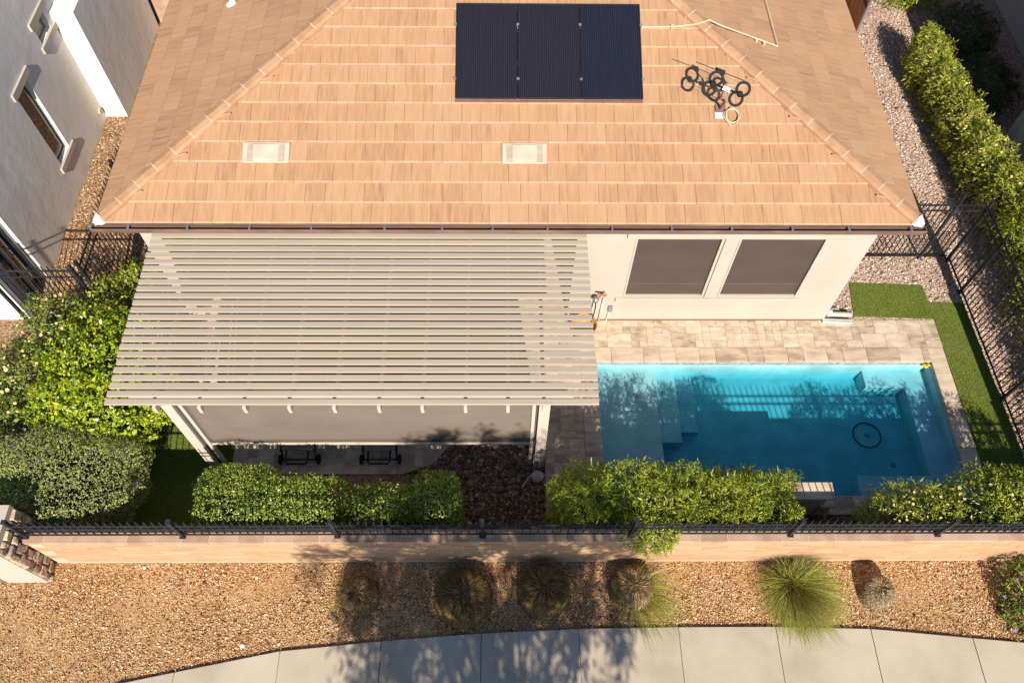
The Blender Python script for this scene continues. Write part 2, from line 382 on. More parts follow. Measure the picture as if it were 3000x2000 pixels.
# ------------------------------------------------------------------ scatter helpers
def stones(name, pts, size, mat, seed, flat=.55, parent=None, kind='stuff'):
    g = np.random.default_rng(seed); n = len(pts)
    base = np.array([(1, 0, 0), (-1, 0, 0), (0, 1, 0), (0, -1, 0), (0, 0, 1), (0, 0, -1)], float)
    v = base[None] * g.uniform(.6, 1.35, (n, 6, 1)) * (size * g.lognormal(0, .35, (n, 1, 1)))
    v = v + g.normal(0, .15 * size, (n, 6, 3))
    q = unit(g.normal(0, 1, (n, 3))); r = unit(np.cross(q, g.normal(0, 1, (n, 3)))); t = np.cross(q, r)
    Rm = np.stack((q, r, t), 1)
    v = np.einsum('nij,njk->nik', v, Rm); v[:, :, 2] *= flat
    v += pts[:, None, :]
    f = np.array([(0, 2, 4), (2, 1, 4), (1, 3, 4), (3, 0, 4), (2, 0, 5), (1, 2, 5), (3, 1, 5), (0, 3, 5)])
    F = (np.arange(n)[:, None, None] * 6 + f[None]).reshape(-1, 3)
    o = fast_mesh(name, v.reshape(-1, 3), F, mat, parent, None if parent else tuple(pts.mean(0)))
    if kind: o['kind'] = kind
    return o
def leaf_quads(P, axis, nrm, L, W, fold=.25):
    side = unit(np.cross(nrm, axis)); L = np.asarray(L)[:, None]; W = np.asarray(W)[:, None]
    mid = P + axis * L * .5
    v = np.stack((P, mid + side * W * .5 + nrm * W * fold, P + axis * L - nrm * L * .12, mid - side * W * .5 + nrm * W * fold), 1)
    n = len(P); F = np.arange(n)[:, None] * 4 + np.array([[0, 1, 2, 3]])
    return v.reshape(-1, 3), F
def blob_points(blobs, n, g, lo=.62, hi=1.03, zmin=.02, lumpy=1.0):
    """points in the outer shell of a union of lumpy super-ellipsoids, with outward directions"""
    w = np.array([b[3] * b[4] + b[4] * b[5] + b[3] * b[5] for b in blobs]); w = w / w.sum()
    P = []; D = []
    for bi, b in enumerate(blobs):
        m = int(n * w[bi] * 1.35) + 8
        d = unit(g.normal(0, 1, (m, 3)))
        p = b[6] if len(b) > 6 else 2.3
        s = (np.abs(d) ** p).sum(1) ** (-1 / p)
        ph = g.uniform(0, 6.28, 6)
        lump = 1 + .07 * np.sin(5 * d[:, 0] + ph[0]) * np.sin(5 * d[:, 1] + ph[1]) + .06 * np.sin(9 * d[:, 1] + ph[2] + 4 * d[:, 2]) + .05 * np.sin(13 * d[:, 0] + ph[3]) * np.sin(11 * d[:, 2] + ph[4])
        lump = 1 + (lump - 1) * lumpy
        rr = hi - (hi - lo) * g.random(m) ** 1.7
        q = d * (s * lump * rr)[:, None] * np.array(b[3:6]) + np.array(b[:3])
        P.append(q); D.append(unit(d / np.array(b[3:6])))
    P = np.concatenate(P); D = np.concatenate(D)
    keep = P[:, 2] > zmin
    for b in blobs:
        k = (((P - np.array(b[:3])) / np.array(b[3:6])) ** 2).sum(1)
        keep &= (k > .28)
    P, D = P[keep], D[keep]
    i = g.permutation(len(P))[:n]
    return P[i], D[i]
def foliage(name, blobs, n, L, W, mat, seed, parent, sprig=7, spread=.6, up=.25, lo=.62, zmin=.02, sl=1.0, lumpy=1.0):
    g = np.random.default_rng(seed)
    C, D = blob_points(blobs, max(8, n // sprig), g, lo, 1.02, zmin, lumpy)
    k = len(C)
    ax = unit(D + g.normal(0, .55, (k, 3)) + np.array([0, 0, up]))
    idx = np.repeat(np.arange(k), sprig); t = g.random(len(idx))
    P = C[idx] + ax[idx] * ((t - .5) * L * 2.0 * sl)[:, None] + g.normal(0, .12 * L, (len(idx), 3))
    la = unit(ax[idx] * (1 - spread) + g.normal(0, 1, (len(idx), 3)) * spread)
    nr = unit(D[idx] * .75 + np.array([.05, -.3, .45]) + g.normal(0, .45, (len(idx), 3)))
    la = unit(la - nr * (la * nr).sum(1, keepdims=True) * .7)
    nr = unit(nr - la * (la * nr).sum(1, keepdims=True))
    s = g.lognormal(-.08, .30, len(idx))
    v, F = leaf_quads(P, la, nr, L * s, W * s)
    return fast_mesh(name, v, F, mat, parent)
def blossoms(name, blobs, n, size, mat, seed, parent, petals=5, zmin=.3, sel=None):
    g = np.random.default_rng(seed)
    C, D = blob_points(blobs, n, g, .95, 1.06, zmin)
    if sel is not None:
        C_, D_ = C, D; k = sel(C_); C, D = C_[k], D_[k]
    k = len(C); idx = np.repeat(np.arange(k), petals)
    a = np.tile(np.arange(petals) * 2 * math.pi / petals, k)
    nr = unit(D + np.array([0, -.3, .6]) + g.normal(0, .2, (k, 3)))
    u = unit(np.cross(nr, g.normal(0, 1, (k, 3)))); w = np.cross(nr, u)
    la = unit(u[idx] * np.cos(a)[:, None] + w[idx] * np.sin(a)[:, None] + nr[idx] * .35)
    s = np.repeat(g.uniform(.6, 1.3, k), petals) * size
    v, F = leaf_quads(C[idx], la, nr[idx], s, s * .8)
    o = fast_mesh(name, v, F, mat, parent); o['kind'] = 'stuff'
    return o
def stems(parent, base, blobs, n, seed, r=.014):
    g = random.Random(seed); mb = MB(); bx_, by_ = base[0], base[1]
    for i in range(n):
        b = g.choice(blobs)
        tip = Vector((b[0] + g.uniform(-.6, .6) * b[3], b[1] + g.uniform(-.6, .6) * b[4], b[2] + g.uniform(-.1, .7) * b[5]))
        p0 = Vector((b[0] * .6 + bx_ * .4 + g.uniform(-.12, .12), b[1] * .6 + by_ * .4 + g.uniform(-.12, .12), base[2] - .02))
        midp = (p0 + tip) / 2 + Vector((g.uniform(-.08, .08), g.uniform(-.08, .08), .08))
        mb.tube([p0, midp, tip], [r, r * .7, r * .3], 5)
    return mb.build('stem', M['bark'], parent)
def shrub(name, label, cat, blobs, n, L, W, mat, seed, group=None, **kw):
    cx = sum(b[0] for b in blobs) / len(blobs); cy = sum(b[1] for b in blobs) / len(blobs)
    zb = kw.pop('zb', 0.0)
    t = thing(name, label, cat, (cx, cy, zb), group)
    foliage('foliage', blobs, n, L, W, mat, seed, t, zmin=zb + .03, **kw)
    stems(t, (cx, cy, zb), blobs, 14, seed)
    return t

# ------------------------------------------------------------------ setting: ground, bed, walk
PX0, PX1, PY0, PY1 = 1.79, 8.27, 4.77, 7.49      # pool water rectangle
HX0, HX1, HY0, HY1 = PX0 - .1, PX1 + .1, PY0 - .1, PY1 + .1
gx = [-120, HX0, HX1, 120]; gy = [-60, HY0, HY1, 160]
mb = MB()
for i in range(3):
    for j in range(3):
        if i == 1 and j == 1: continue
        mb.add([(gx[i], gy[j], -.035), (gx[i + 1], gy[j], -.035), (gx[i + 1], gy[j + 1], -.035), (gx[i], gy[j + 1], -.035)], [(0, 1, 2, 3)])
tag(mb.build('ground', M['soil']), kind='structure')

OUT = .36
edge = [(-14, -2.2), (-10, .0), (-8, 1.0), (-5.61, 1.77), (-3.38, 2.2), (-1.84, 2.34), (-.31, 2.45), (1.2, 2.51), (2.75, 2.53), (4.28, 2.53), (5.76, 2.49), (7.26, 2.35), (8.5, 2.24), (10, 2.1), (14, 1.6)]
def edge_y(x):
    for (xa, ya), (xb, yb) in zip(edge, edge[1:]):
        if xa <= x <= xb:
            t = (x - xa) / (xb - xa); return ya + (yb - ya) * t
    return 2
mb = MB(); mb.box(-40, 40, -30, 3.62, -.03, OUT)
tag(mb.build('gravel_bed', M['bed']), kind='structure')
# gravel-yard sheets
tag(MB().prism([(6.3, 8.38), (9.2, 8.38), (9.3, 3.75), (14, 3.75), (14, 22), (6.3, 22)], -.03, -.006).build('side_yard_gravel', M['ygravel']), kind='structure')
# sidewalk with slabs
walk = MB(); pts = [(x, edge_y(x) - .02) for x in np.linspace(-14, 14, 60)]
walk.prism([(14, -4), (14, edge_y(14) - .02)] + [p for p in pts[::-1]][1:-1] + [(-14, edge_y(-14) - .02), (-14, -4)], OUT + .004, OUT + .03)
walk = walk.build('sidewalk', M['joint']); tag(walk, kind='structure')
joints = [-11, -9.4, -7.9, -6.4, -4.88, -3.35, -1.83, -.31, 1.19, 2.73, 4.24, 5.71, 7.26, 8.8, 10.3, 11.8]
slopes = [0.0, 0, 0, 0, .02, .04, .03, 0, .03, .05, .06, .07, .0, .1, .1, .1]
for k in range(len(joints) - 1):
    g = .006
    xa, xb = joints[k] + g, joints[k + 1] - g
    xs = np.linspace(xa, xb, 7)
    poly = [(xa - .0, -3.5)] + [(xb, -3.5)] + [(x, edge_y(x)) for x in xs[::-1]]
    MB().prism(poly, OUT + .008, OUT + .05).build('slab', M['concrete'], walk, bevel=.006)

# turf
TURF = [[(6.98, 8.50), (8.56, 8.44), (8.56, 7.0), (8.56, 3.95), (9.38, 3.95), (9.34, 6.0), (9.26, 8.82), (8.57, 8.84), (8.55, 9.25), (7.07, 9.31)],
        [(-6.6, 4.0), (-4.75, 4.0), (-4.75, 6.3), (-6.6, 6.3)]]
turf_o = None
for k, poly in enumerate(TURF):
    o = MB().prism(poly, -.03, .008).build('turf', M['turf']); tag(o, kind='structure')
def in_poly(P, poly):
    x, y = P[:, 0], P[:, 1]; c = np.zeros(len(P), bool); n = len(poly)
    for i in range(n):
        xi, yi = poly[i]; xj, yj = poly[i - 1]
        m = ((yi > y) != (yj > y)) & (x < (xj - xi) * (y - yi) / (yj - yi + 1e-12) + xi); c ^= m
    return c
def scatter(poly, n, z, seed):
    g = np.random.default_rng(seed); a = np.array(poly); lo, hi = a.min(0), a.max(0)
    P = g.uniform(lo, hi, (int(n * 1.8), 2)); P = P[in_poly(P, poly)][:n]
    return np.column_stack((P, np.full(len(P), z)))
for k, poly in enumerate(TURF):
    P = scatter(poly, 60000 if k == 0 else 22000, .006, 50 + k); g = np.random.default_rng(60 + k)
    d = unit(np.column_stack((g.normal(0, .6, (len(P), 2)), np.ones(len(P)))))
    s = unit(np.cross(d, g.normal(0, 1, (len(P), 3)))) * .0035
    L = g.uniform(.015, .032, len(P))[:, None]
    v = np.stack((P - s, P + s, P + d * L), 1).reshape(-1, 3)
    o = fast_mesh('turf_blades', v, np.arange(len(P) * 3).reshape(-1, 3), M['blade'], None, tuple(P.mean(0)))
    tag(o, kind='stuff')

# loose stone over the beds
bedpoly = [(x, edge_y(x) + .01) for x in np.linspace(-9, 9.4, 40)] + [(9.4, 3.54), (-9, 3.54)]
P = scatter(bedpoly, 62000, OUT + .004, 11)
g = np.random.default_rng(12); cl = np.sin(P[:, 0] * 2.1 + 1.3 * np.sin(P[:, 1] * 3)) * np.sin(P[:, 1] * 3.7 + P[:, 0])
P = P[(g.random(len(P)) < .62 + .55 * cl)]
stones('granite_chips', P, .0118, M['bedstone'], 13, .75)
def litter(name, P, L, mat, seed):
    g = np.random.default_rng(seed); n = len(P)
    nr = unit(np.column_stack((g.normal(0, .4, (n, 2)), np.ones(n)))); la = unit(np.cross(nr, g.normal(0, 1, (n, 3))))
    s = g.uniform(.6, 1.4, n)
    v, F = leaf_quads(P + np.array([0, 0, .012]), la, nr, L * s, L * .38 * s)
    return tag(fast_mesh(name, v, F, mat, None, tuple(P.mean(0))), kind='stuff')
g = np.random.default_rng(14)
Pl = scatter(bedpoly, 16000, OUT, 15)
Pl = Pl[g.random(len(Pl)) < .25 + .6 * np.exp(-((Pl[:, 1] - np.array([edge_y(x) for x in Pl[:, 0]])) / .25) ** 2) + .4 * (np.sin(Pl[:, 0] * 1.7) > .5)]
litter('dry_leaves', Pl, .035, M['litter'], 16)
syard = [(6.35, 8.42), (6.98, 8.42), (6.98, 9.33), (8.57, 9.28), (8.57, 8.86), (9.27, 8.84), (9.34, 6.0), (9.40, 3.8), (11, 3.8), (12.5, 9.9), (12.5, 18.5), (6.35, 18.5)]
stones('side_yard_stones', scatter(syard, 38000, .002, 17), .019, M['ystone'], 18)
stones('mulch_chips', scatter([(-1.6, 3.75), (.76, 3.75), (.76, 6.2), (-.6, 6.2), (-.9, 5.75), (-1.25, 5.38), (-1.6, 5.25)], 7000, -.025, 21), .026, M['chip'], 22)
stones('planter_chips', scatter([(-4.75, 3.75), (-1.6, 3.75), (-1.6, 4.6), (-4.75, 4.6)], 2500, -.025, 23), .024, M['chip'], 24)
stones('bark_litter', scatter([(-9.1, 4.0), (-6.1, 4.0), (-6.1, 14), (-9.1, 14)], 16000, -.028, 25), .017, M['bedstone'], 26)
stones('hedge_bed_chips', scatter([(.8, 3.75), (8.5, 3.75), (8.5, 4.45), (.8, 4.45)], 6000, -.025, 27), .022, M['chip'], 28)

# ------------------------------------------------------------------ pool
basin = MB()
ZF, ZS, ZB = -.72, -.30, -.38
def floor_z(x, y):
    if x < 2.96: return ZS
    if x < 3.36 and y > 5.98: return -.42
    if x < 3.72 and y > 6.25: return -.56
    if y > 7.12 and x > 7.05: return ZB
    if x > 7.80: return ZB
    if y < 5.30 and x > 6.45: return ZB
    return ZF
XS = [HX0, 2.96, 3.36, 3.72, 6.45, 7.05, 7.80, HX1]; YS = [HY0, 5.30, 5.98, 6.25, 7.12, HY1]
cell = {}
for i in range(len(XS) - 1):
    for j in range(len(YS) - 1):
        z = floor_z((XS[i] + XS[i + 1]) / 2, (YS[j] + YS[j + 1]) / 2); cell[i, j] = z
        basin.add([(XS[i], YS[j], z), (XS[i + 1], YS[j], z), (XS[i + 1], YS[j + 1], z), (XS[i], YS[j + 1], z)], [(0, 1, 2, 3)])
for (i, j), z in cell.items():
    for (a, b_) in ((1, 0), (0, 1)):
        k = (i + a, j + b_)
        if k in cell and abs(cell[k] - z) > 1e-6:
            if a: basin.add([(XS[i + 1], YS[j], z), (XS[i + 1], YS[j + 1], z), (XS[i + 1], YS[j + 1], cell[k]), (XS[i + 1], YS[j], cell[k])], [(0, 1, 2, 3)])
            else: basin.add([(XS[i], YS[j + 1], z), (XS[i + 1], YS[j + 1], z), (XS[i + 1], YS[j + 1], cell[k]), (XS[i], YS[j + 1], cell[k])], [(0, 1, 2, 3)])
# shell walls as a ring with thickness
for x0, x1, y0, y1 in ((HX0 - .1, PX0, HY0 - .1, HY1 + .1), (PX1, HX1 + .1, HY0 - .1, HY1 + .1), (PX0, PX1, HY0 - .1, PY0), (PX0, PX1, PY1, HY1 + .1)):
    basin.box(x0, x1, y0, y1, -1.5, -.045)
pool = basin.build('pool_basin', M['plaster']); tag(pool, kind='structure')
wl = MB()
for x0, x1, y0, y1 in ((PX0, PX0 + .004, PY0, PY1), (PX1 - .004, PX1, PY0, PY1), (PX0, PX1, PY0, PY0 + .004), (PX0, PX1, PY1 - .004, PY1)):
    wl.box(x0, x1, y0, y1, -.16, -.046)
wl.build('waterline_band', M['waterline'], pool)
tag(MB().box(PX0 - .02, PX1 + .02, PY0 - .02, PY1 + .02, -1.1, -.11).build('pool_water', M['water']), kind='structure')

# patio pavers (travertine) and coping
patio = MB()
patio_poly = [(-4.78, 5.30), (-4.6, 5.2), (-1.75, 5.2), (-1.22, 5.39), (-.92, 5.77), (-.6, 6.2), (.60, 6.2), (.79, 5.66), (.77, 4.45), (1.79, 4.45), (1.79, 7.49), (8.55, 7.49), (8.55, 8.41), (1.28, 8.41), (1.28, 11), (-5.7, 11), (-5.7, 7.2), (-4.9, 7.2)]
pat = MB().prism([(-5.75, 5.2), (-1.75, 5.2), (-1.22, 5.39), (-.92, 5.77), (-.6, 6.2), (.60, 6.2), (.77, 5.66), (.77, 4.45), (1.69, 4.45), (1.69, 7.59), (8.55, 7.59), (8.55, 8.43), (6.37, 8.43), (6.37, 8.41), (1.28, 8.41), (1.28, 11), (-5.75, 11)], -.032, -.008)
patio = pat.build('patio', M['joint']); tag(patio, kind='structure')
GM = .155
pmesh = {}
def paver_mesh(w, h):
    if (w, h) not in pmesh:
        me = MB().box(-w / 2 + .0025, w / 2 - .0025, -h / 2 + .0025, h / 2 - .0025, -.03, 0).mesh('paver'); me.materials.append(M['trav']); pmesh[w, h] = me
    return pmesh[w, h]
def lay(x0, y0, nx, ny, test, seed, indiv, bulk, sx=1, sy=1):
    g = random.Random(seed); used = np.zeros((nx, ny), bool)
    sizes = [(2, 1), (2, 2), (1, 1), (2, 1), (1, 2), (3, 2), (1, 1)]
    for j in range(ny):
        for i in range(nx):
            if used[i, j]: continue
            g.shuffle(sizes)
            for w, h in sizes + [(1, 1)]:
                if i + w <= nx and j + h <= ny and not used[i:i + w, j:j + h].any():
                    used[i:i + w, j:j + h] = True; break
            cx, cy = x0 + (i + w / 2) * GM * sx, y0 + (j + h / 2) * GM * sy
            if not test(cx, cy, w * GM / 2, h * GM / 2): continue
            zz = g.uniform(-.001, .0015)
            if indiv(cx, cy): inst(paver_mesh(round(w * GM * sx, 5), round(h * GM * sy, 5)), 'paver', patio, (cx, cy, zz))
            else: bulk.box(cx - w * GM * sx / 2 + .0025, cx + w * GM * sx / 2 - .0025, cy - h * GM * sy / 2 + .0025, cy + h * GM * sy / 2 - .0025, -.03, zz)
bulk = MB()
lay(1.28, 7.79, 47, 4, lambda x, y, a, b: x + a < 8.57, 3, lambda x, y: True, bulk, 1, .997)
lay(.79, 4.47, 5, 20, lambda x, y, a, b: y + b < 7.6, 4, lambda x, y: True, bulk, .9)
def intest(x, y, a, b):
    cs = np.array([(x - a, y - b), (x + a, y - b), (x + a, y + b), (x - a, y + b)])
    return in_poly(cs, [(-5.75, 5.19), (-1.75, 5.19), (-1.22, 5.38), (-.92, 5.76), (-.6, 6.19), (.78, 6.19), (.78, 7.79), (1.28, 7.79), (1.28, 10.9), (-5.75, 10.9)]).all()
lay(-5.73, 5.20, 45, 36, intest, 5, lambda x, y: y < 5.95, bulk)
bulk.build('paver_field', M['trav'], patio, kind='stuff')
# coping stones
cop = random.Random(4)
def copings(horizontal, a0, a1, c0, c1):
    x = a0
    while x < a1 - .02:
        L = min(cop.choice((.31, .46, .62)), a1 - x)
        if a1 - x - L < .12: L = a1 - x
        b = (x + .002, x + L - .002, c0, c1) if horizontal else (c0, c1, x + .002, x + L - .002)
        MB().box(*b, -.045, cop.uniform(.0, .003)).build('coping_stone', M['coping'], pool, bevel=.008)
        x += L
copings(True, 1.79, 8.27, 7.475, 7.79)
copings(False, 4.45, 7.79, 8.25, 8.555)
copings(False, 4.45, 7.79, 1.50, 1.81)
copings(True, 5.64, 8.25, 4.45, 4.785)

# ------------------------------------------------------------------ house
YW, XL, XR = 8.41, -6.04, 6.35
house = thing('house', 'cream stucco house with orange tile hip roof and brown gutter', 'house', (0.15, 15, 0))
WT = 3.10
w = MB()
w.box(XL, -5.73, YW, YW + .25, -.03, WT)                        # left pier
w.box(1.28, 2.28, YW, YW + .25, -.03, WT)                       # wall left of windows
w.box(3.78, 4.05, YW, YW + .25, .82, 2.58)
w.box(5.55, XR, YW, YW + .25, -.03, WT)
w.box(2.28, 5.55, YW, YW + .25, -.03, .82)
w.box(2.28, 5.55, YW, YW + .25, 2.58, WT)
w.box(-5.73, 1.28, YW, YW + .25, 2.78, WT)                      # header over the alcove
w.box(XL, XL + .2, YW + .25, 24, -.03, WT); w.box(XR - .2, XR, YW + .25, 24, -.03, WT)
w.box(XL, XR, 24, 24.2, -.03, WT)
w.box(-5.9, 1.45, 11.0, 11.2, -.03, WT)                         # alcove back
w.box(-5.84, -5.73, YW + .25, 11, -.03, WT); w.box(1.28, 1.42, YW + .25, 11, -.03, WT)
w.box(-5.73, 1.28, YW + .25, 11, 2.80, 2.9)
w.box(XL, XR, YW + .25, 24, WT, WT + .06)                       # ceiling deck keeps light out
w.build('wall', M['stucco'], house)
for xa, xb in ((2.28, 3.78), (4.05, 5.55)):
    win = MB().box(xa + .03, xb - .03, YW + .035, YW + .06, .85, 2.55).build('window', M['winscreen'], house)
    fr = MB()
    fr.box(xa, xa + .035, YW - .012, YW + .05, .82, 2.58); fr.box(xb - .035, xb, YW - .012, YW + .05, .82, 2.58)
    fr.box(xa + .035, xb - .035, YW - .012, YW + .05, .82, .85); fr.box(xa + .035, xb - .035, YW - .012, YW + .05, 2.55, 2.58)
    fr.build('frame', M['trim'], win, bevel=.004)
    cl = MB()
    for x in (xa + .018, xb - .018):
        for z in (1.1, 1.7, 2.3): cl.box(x - .008, x + .008, YW - .02, YW - .012, z - .02, z + .02)
    cl.build('screen_clip', M['trim'], win)
    MB().box(xa + .05, xb - .05, YW + .03, YW + .037, 1.19, 1.203).build('meeting_rail', M['railbrown'], win)  # pokes through the screen; its pale tone imitates a reflected line
MB().box(2.12, 5.70, YW - .045, YW, 2.60, 2.86).build('window_header', M['trim'], house, bevel=.008)
MB().box(2.14, 5.63, YW - .05, YW, .69, .80).build('window_sill', M['trim'], house, bevel=.008)
MB().box(3.80, 4.03, YW - .03, YW, .82, 2.58).build('window_mullion', M['trim'], house, bevel=.006)
MB().box(1.285, XR + .01, YW - .012, YW + .0, -.0, .035).build('weep_screed', M['fascia'], house)
dr = MB().box(-4.6, -1.2, 10.96, 11.0, 0, 2.2).build('patio_door', M['glass'], house)
f = MB()
for x in (-4.6, -2.9, -1.28): f.box(x, x + .08, 10.93, 10.96, 0, 2.2)
f.build('frame', M['alu2'], dr)
# roof planes
SL = .349; YE, ZE = 8.08, 3.285; XEL, XER = -6.42, 6.73
cosr = 1 / math.sqrt(1 + SL * SL); ang = math.atan(SL)
XM = (XEL + XER) / 2; HALF = (XER - XEL) / 2; YR = YE + HALF; ZR = ZE + SL * HALF; YBK = 27.0
r = MB()
dz = -.02
A, B_, Cc, Dd = (XEL, YE, ZE + dz), (XER, YE, ZE + dz), (XER, YBK, ZE + dz), (XEL, YBK, ZE + dz)
R1, R2 = (XM, YR, ZR + dz), (XM, YBK, ZR + dz)
r.add([A, B_, Cc, Dd, R1, R2], [(0, 1, 4), (1, 2, 5, 4), (3, 0, 4, 5), (2, 3, 5)])
roof = r.build('roof', M['underlay'], house)
MB().box(XEL + .02, XER - .02, YE + .01, YE + .05, 3.10, ZE - .03).build('fascia', M['fascia'], house)
fs = MB(); fs.box(XEL - .0, XEL + .03, YE, YBK, 3.10, ZE - .01); fs.box(XER - .03, XER, YE, YBK, 3.10, ZE - .01)
fs.build('side_fascia', M['fascia'], house)
so_ = MB(); so_.box(XEL + .03, XER - .03, YE + .05, YW + .02, 3.09, 3.11); so_.box(XEL + .03, XL, YW, YBK, 3.09, 3.11); so_.box(XR, XER - .03, YW, YBK, 3.09, 3.11)
so_.build('soffit', M['stucco'], house)
TW, TE, TL, TT = .312, .345, .415, .026
def tile_box(x0, x1, x2, x3, s0, s1, jit=0.0):
    """tile in roof coordinates: along eave u, up the slope s; bottom edge u x0..x1 at s0, top edge x2..x3 at s1"""
    hb, ht = .058 + jit, .018 + jit
    k = .024 / (s1 - s0); e0, e1 = x0 + (x2 - x0) * k, x1 + (x3 - x1) * k; he = hb + (ht - hb) * k
    return [(x0, s0, hb - TT), (x1, s0, hb - TT), (x3, s1, ht - TT), (x2, s1, ht - TT), (x0, s0, hb - .008), (x1, s0, hb - .008), (x3, s1, ht), (x2, s1, ht), (e0, s0 + .024, he), (e1, s0 + .024, he)]
TF = [(0, 3, 2, 1), (8, 9, 6, 7), (0, 1, 5, 4), (4, 5, 9, 8), (1, 2, 6, 9, 5), (2, 3, 7, 6), (3, 0, 4, 8, 7)]
def edge_slots(me):
    me.materials.append(M['tile_e'])
    idx = np.zeros(len(me.polygons), np.int32); idx[2::7] = 1; idx[3::7] = 1
    me.polygons.foreach_set('material_index', idx)
def to_front(p):
    u, s, h = p; return Vector((u, YE + s * cosr - h * math.sin(ang), ZE + s * math.sin(ang) + h * cosr))
def to_left(p):
    u, s, h = p; return Vector((XEL + s * cosr - h * math.sin(ang), u, ZE + s * math.sin(ang) + h * cosr))
def to_right(p):
    u, s, h = p; return Vector((XER - s * cosr + h * math.sin(ang), u, ZE + s * math.sin(ang) + h * cosr))
full = MB().add(tile_box(-TW / 2 + .0018, TW / 2 - .0018, -TW / 2 + .0018, TW / 2 - .0018, 0, TL), TF).mesh('roof_tile'); full.materials.append(M['tile_f']); edge_slots(full)
field = MB(); gt = random.Random(21); nind = 0
nrows = int((HALF / cosr) / TE) + 1
# keep-out boxes on the front slope (u0,u1,row) for the vents
for row in range(nrows):
    s0 = row * TE + .012; s1 = s0 + TL
    ins0 = max(0, s0) * cosr; ins1 = s1 * cosr
    off = (row * .5 + gt.uniform(-.08, .08)) * TW % TW
    u = XEL - TW + off
    while u < XER:
        a, b = u + .0018, u + TW - .0018; u += TW
        lo0, hi0, lo1, hi1 = XEL + ins0, XER - ins0, XEL + ins1, XER - ins1
        a0, b0, a1, b1 = max(a, lo0), min(b, hi0), max(a, lo1), min(b, hi1)
        if b0 - a0 < .02: continue
        if b1 <= a1:
            m_ = (a1 + b1) / 2; a1 = b1 = min(max(m_, lo1), hi1) if hi1 > lo1 else m_
        jit = gt.uniform(-.0025, .0035)
        whole = (a0 == a and b0 == b and a1 == a and b1 == b)
        if nind < 298 and row < 9:
            nind += 1
            if whole:
                o = inst(full, 'roof_tile', roof, to_front(((a + b) / 2, s0, jit)), (ang, 0, gt.uniform(-.004, .004)))
            else:
                edge_slots(MB().add([to_front(p) for p in tile_box(a0, b0, a1, b1, s0, s1, jit)], TF).build('roof_tile', M['tile_f'], roof).data)
        else:
            field.add([to_front(p) for p in tile_box(a0, b0, a1, b1, s0, s1, jit)], TF)
edge_slots(field.build('front_tile_field', M['tile_f'], roof, kind='stuff').data)
for nm, fn in (('left_tile_field', to_left), ('right_tile_field', to_right)):
    fld = MB()
    for row in range(nrows):
        s0 = row * TE + .012; s1 = s0 + TL
        off = (row * .5 + gt.uniform(-.1, .1)) * TW % TW
        u = YE - TW + off
        while u < 19.0:
            a, b = u + .0018, u + TW - .0018; u += TW
            a0, a1 = max(a, YE + max(0, s0) * cosr), max(a, YE + s1 * cosr)
            if b - a0 < .02: continue
            a1 = min(a1, b)
            vv = [fn(p) for p in tile_box(a0, b, a1, b, s0, s1, gt.uniform(-.002, .003))]
            fld.add(vv, TF if fn is to_right else [q[::-1] for q in TF])
    fld.build(nm, M['tile_s'], roof, kind='stuff')
# hip caps
for sgn in (-1, 1):
    c0 = Vector((XEL if sgn < 0 else XER, YE, ZE + .03))
    d = Vector((-sgn, 1, SL)).normalized(); L3 = .385
    side = Vector((1, sgn, 0)).normalized(); nrm = d.cross(side); nrm = nrm if nrm.z > 0 else -nrm
    prof = [(-.128, -.045), (-.124, .012), (-.085, .044), (0, .062), (.085, .044), (.124, .012), (.128, -.045)]
    k = 0; t = .12
    while t < 9.2:
        mbh = MB(); P0 = []; P1 = []
        for a, h in prof:
            P0.append(c0 + d * t + side * a * 1.02 + nrm * (h + .030)); P1.append(c0 + d * (t + L3 + .05) + side * a * .94 + nrm * (h + .008))
        n = len(prof); inner0 = [p - nrm * .022 for p in P0]
        mbh.add(P0 + P1 + inner0, [(i, i + 1, n + i + 1, n + i) for i in range(n - 1)] + [(2 * n + i, 2 * n + i + 1, i + 1, i) for i in range(n - 1)])
        ht = mbh.build('hip_tile', M['hip'], roof, bevel=0)
        jm = MB(); J0 = [p + nrm * .004 - d * .004 for p in P0]; J1 = [p + nrm * .002 + d * .022 for p in P0]
        jm.add(J0 + J1, [(i, i + 1, n + i + 1, n + i) for i in range(1, n - 2)]); jm.build('lap_mortar', M['lap'], ht)
        t += L3; k += 1
    tip = c0 + d * .06; gb_ = random.Random(5 + sgn)
    rows_m = []
    for i in range(7):
        t_ = i / 6; w_m = .15 * math.sin(math.pi * (.18 + .82 * t_) * .5) if i else .05
        rows_m.append([tip + d * (t_ * .15 - .06) + side * w_m * q * (1 + gb_.uniform(-.1, .1)) + nrm * (.105 * (1 - q * q) * (.35 + .65 * t_) + .005 + gb_.uniform(-.006, .006)) for q in (-1, -.6, -.25, 0, .25, .6, 1)])
    bl = MB(); bl.add([p for r_ in rows_m for p in r_], [(i * 7 + j, i * 7 + j + 1, (i + 1) * 7 + j + 1, (i + 1) * 7 + j) for i in range(6) for j in range(6)])
    bl.build('end_mortar', M['mortar'], roof, smooth=True)
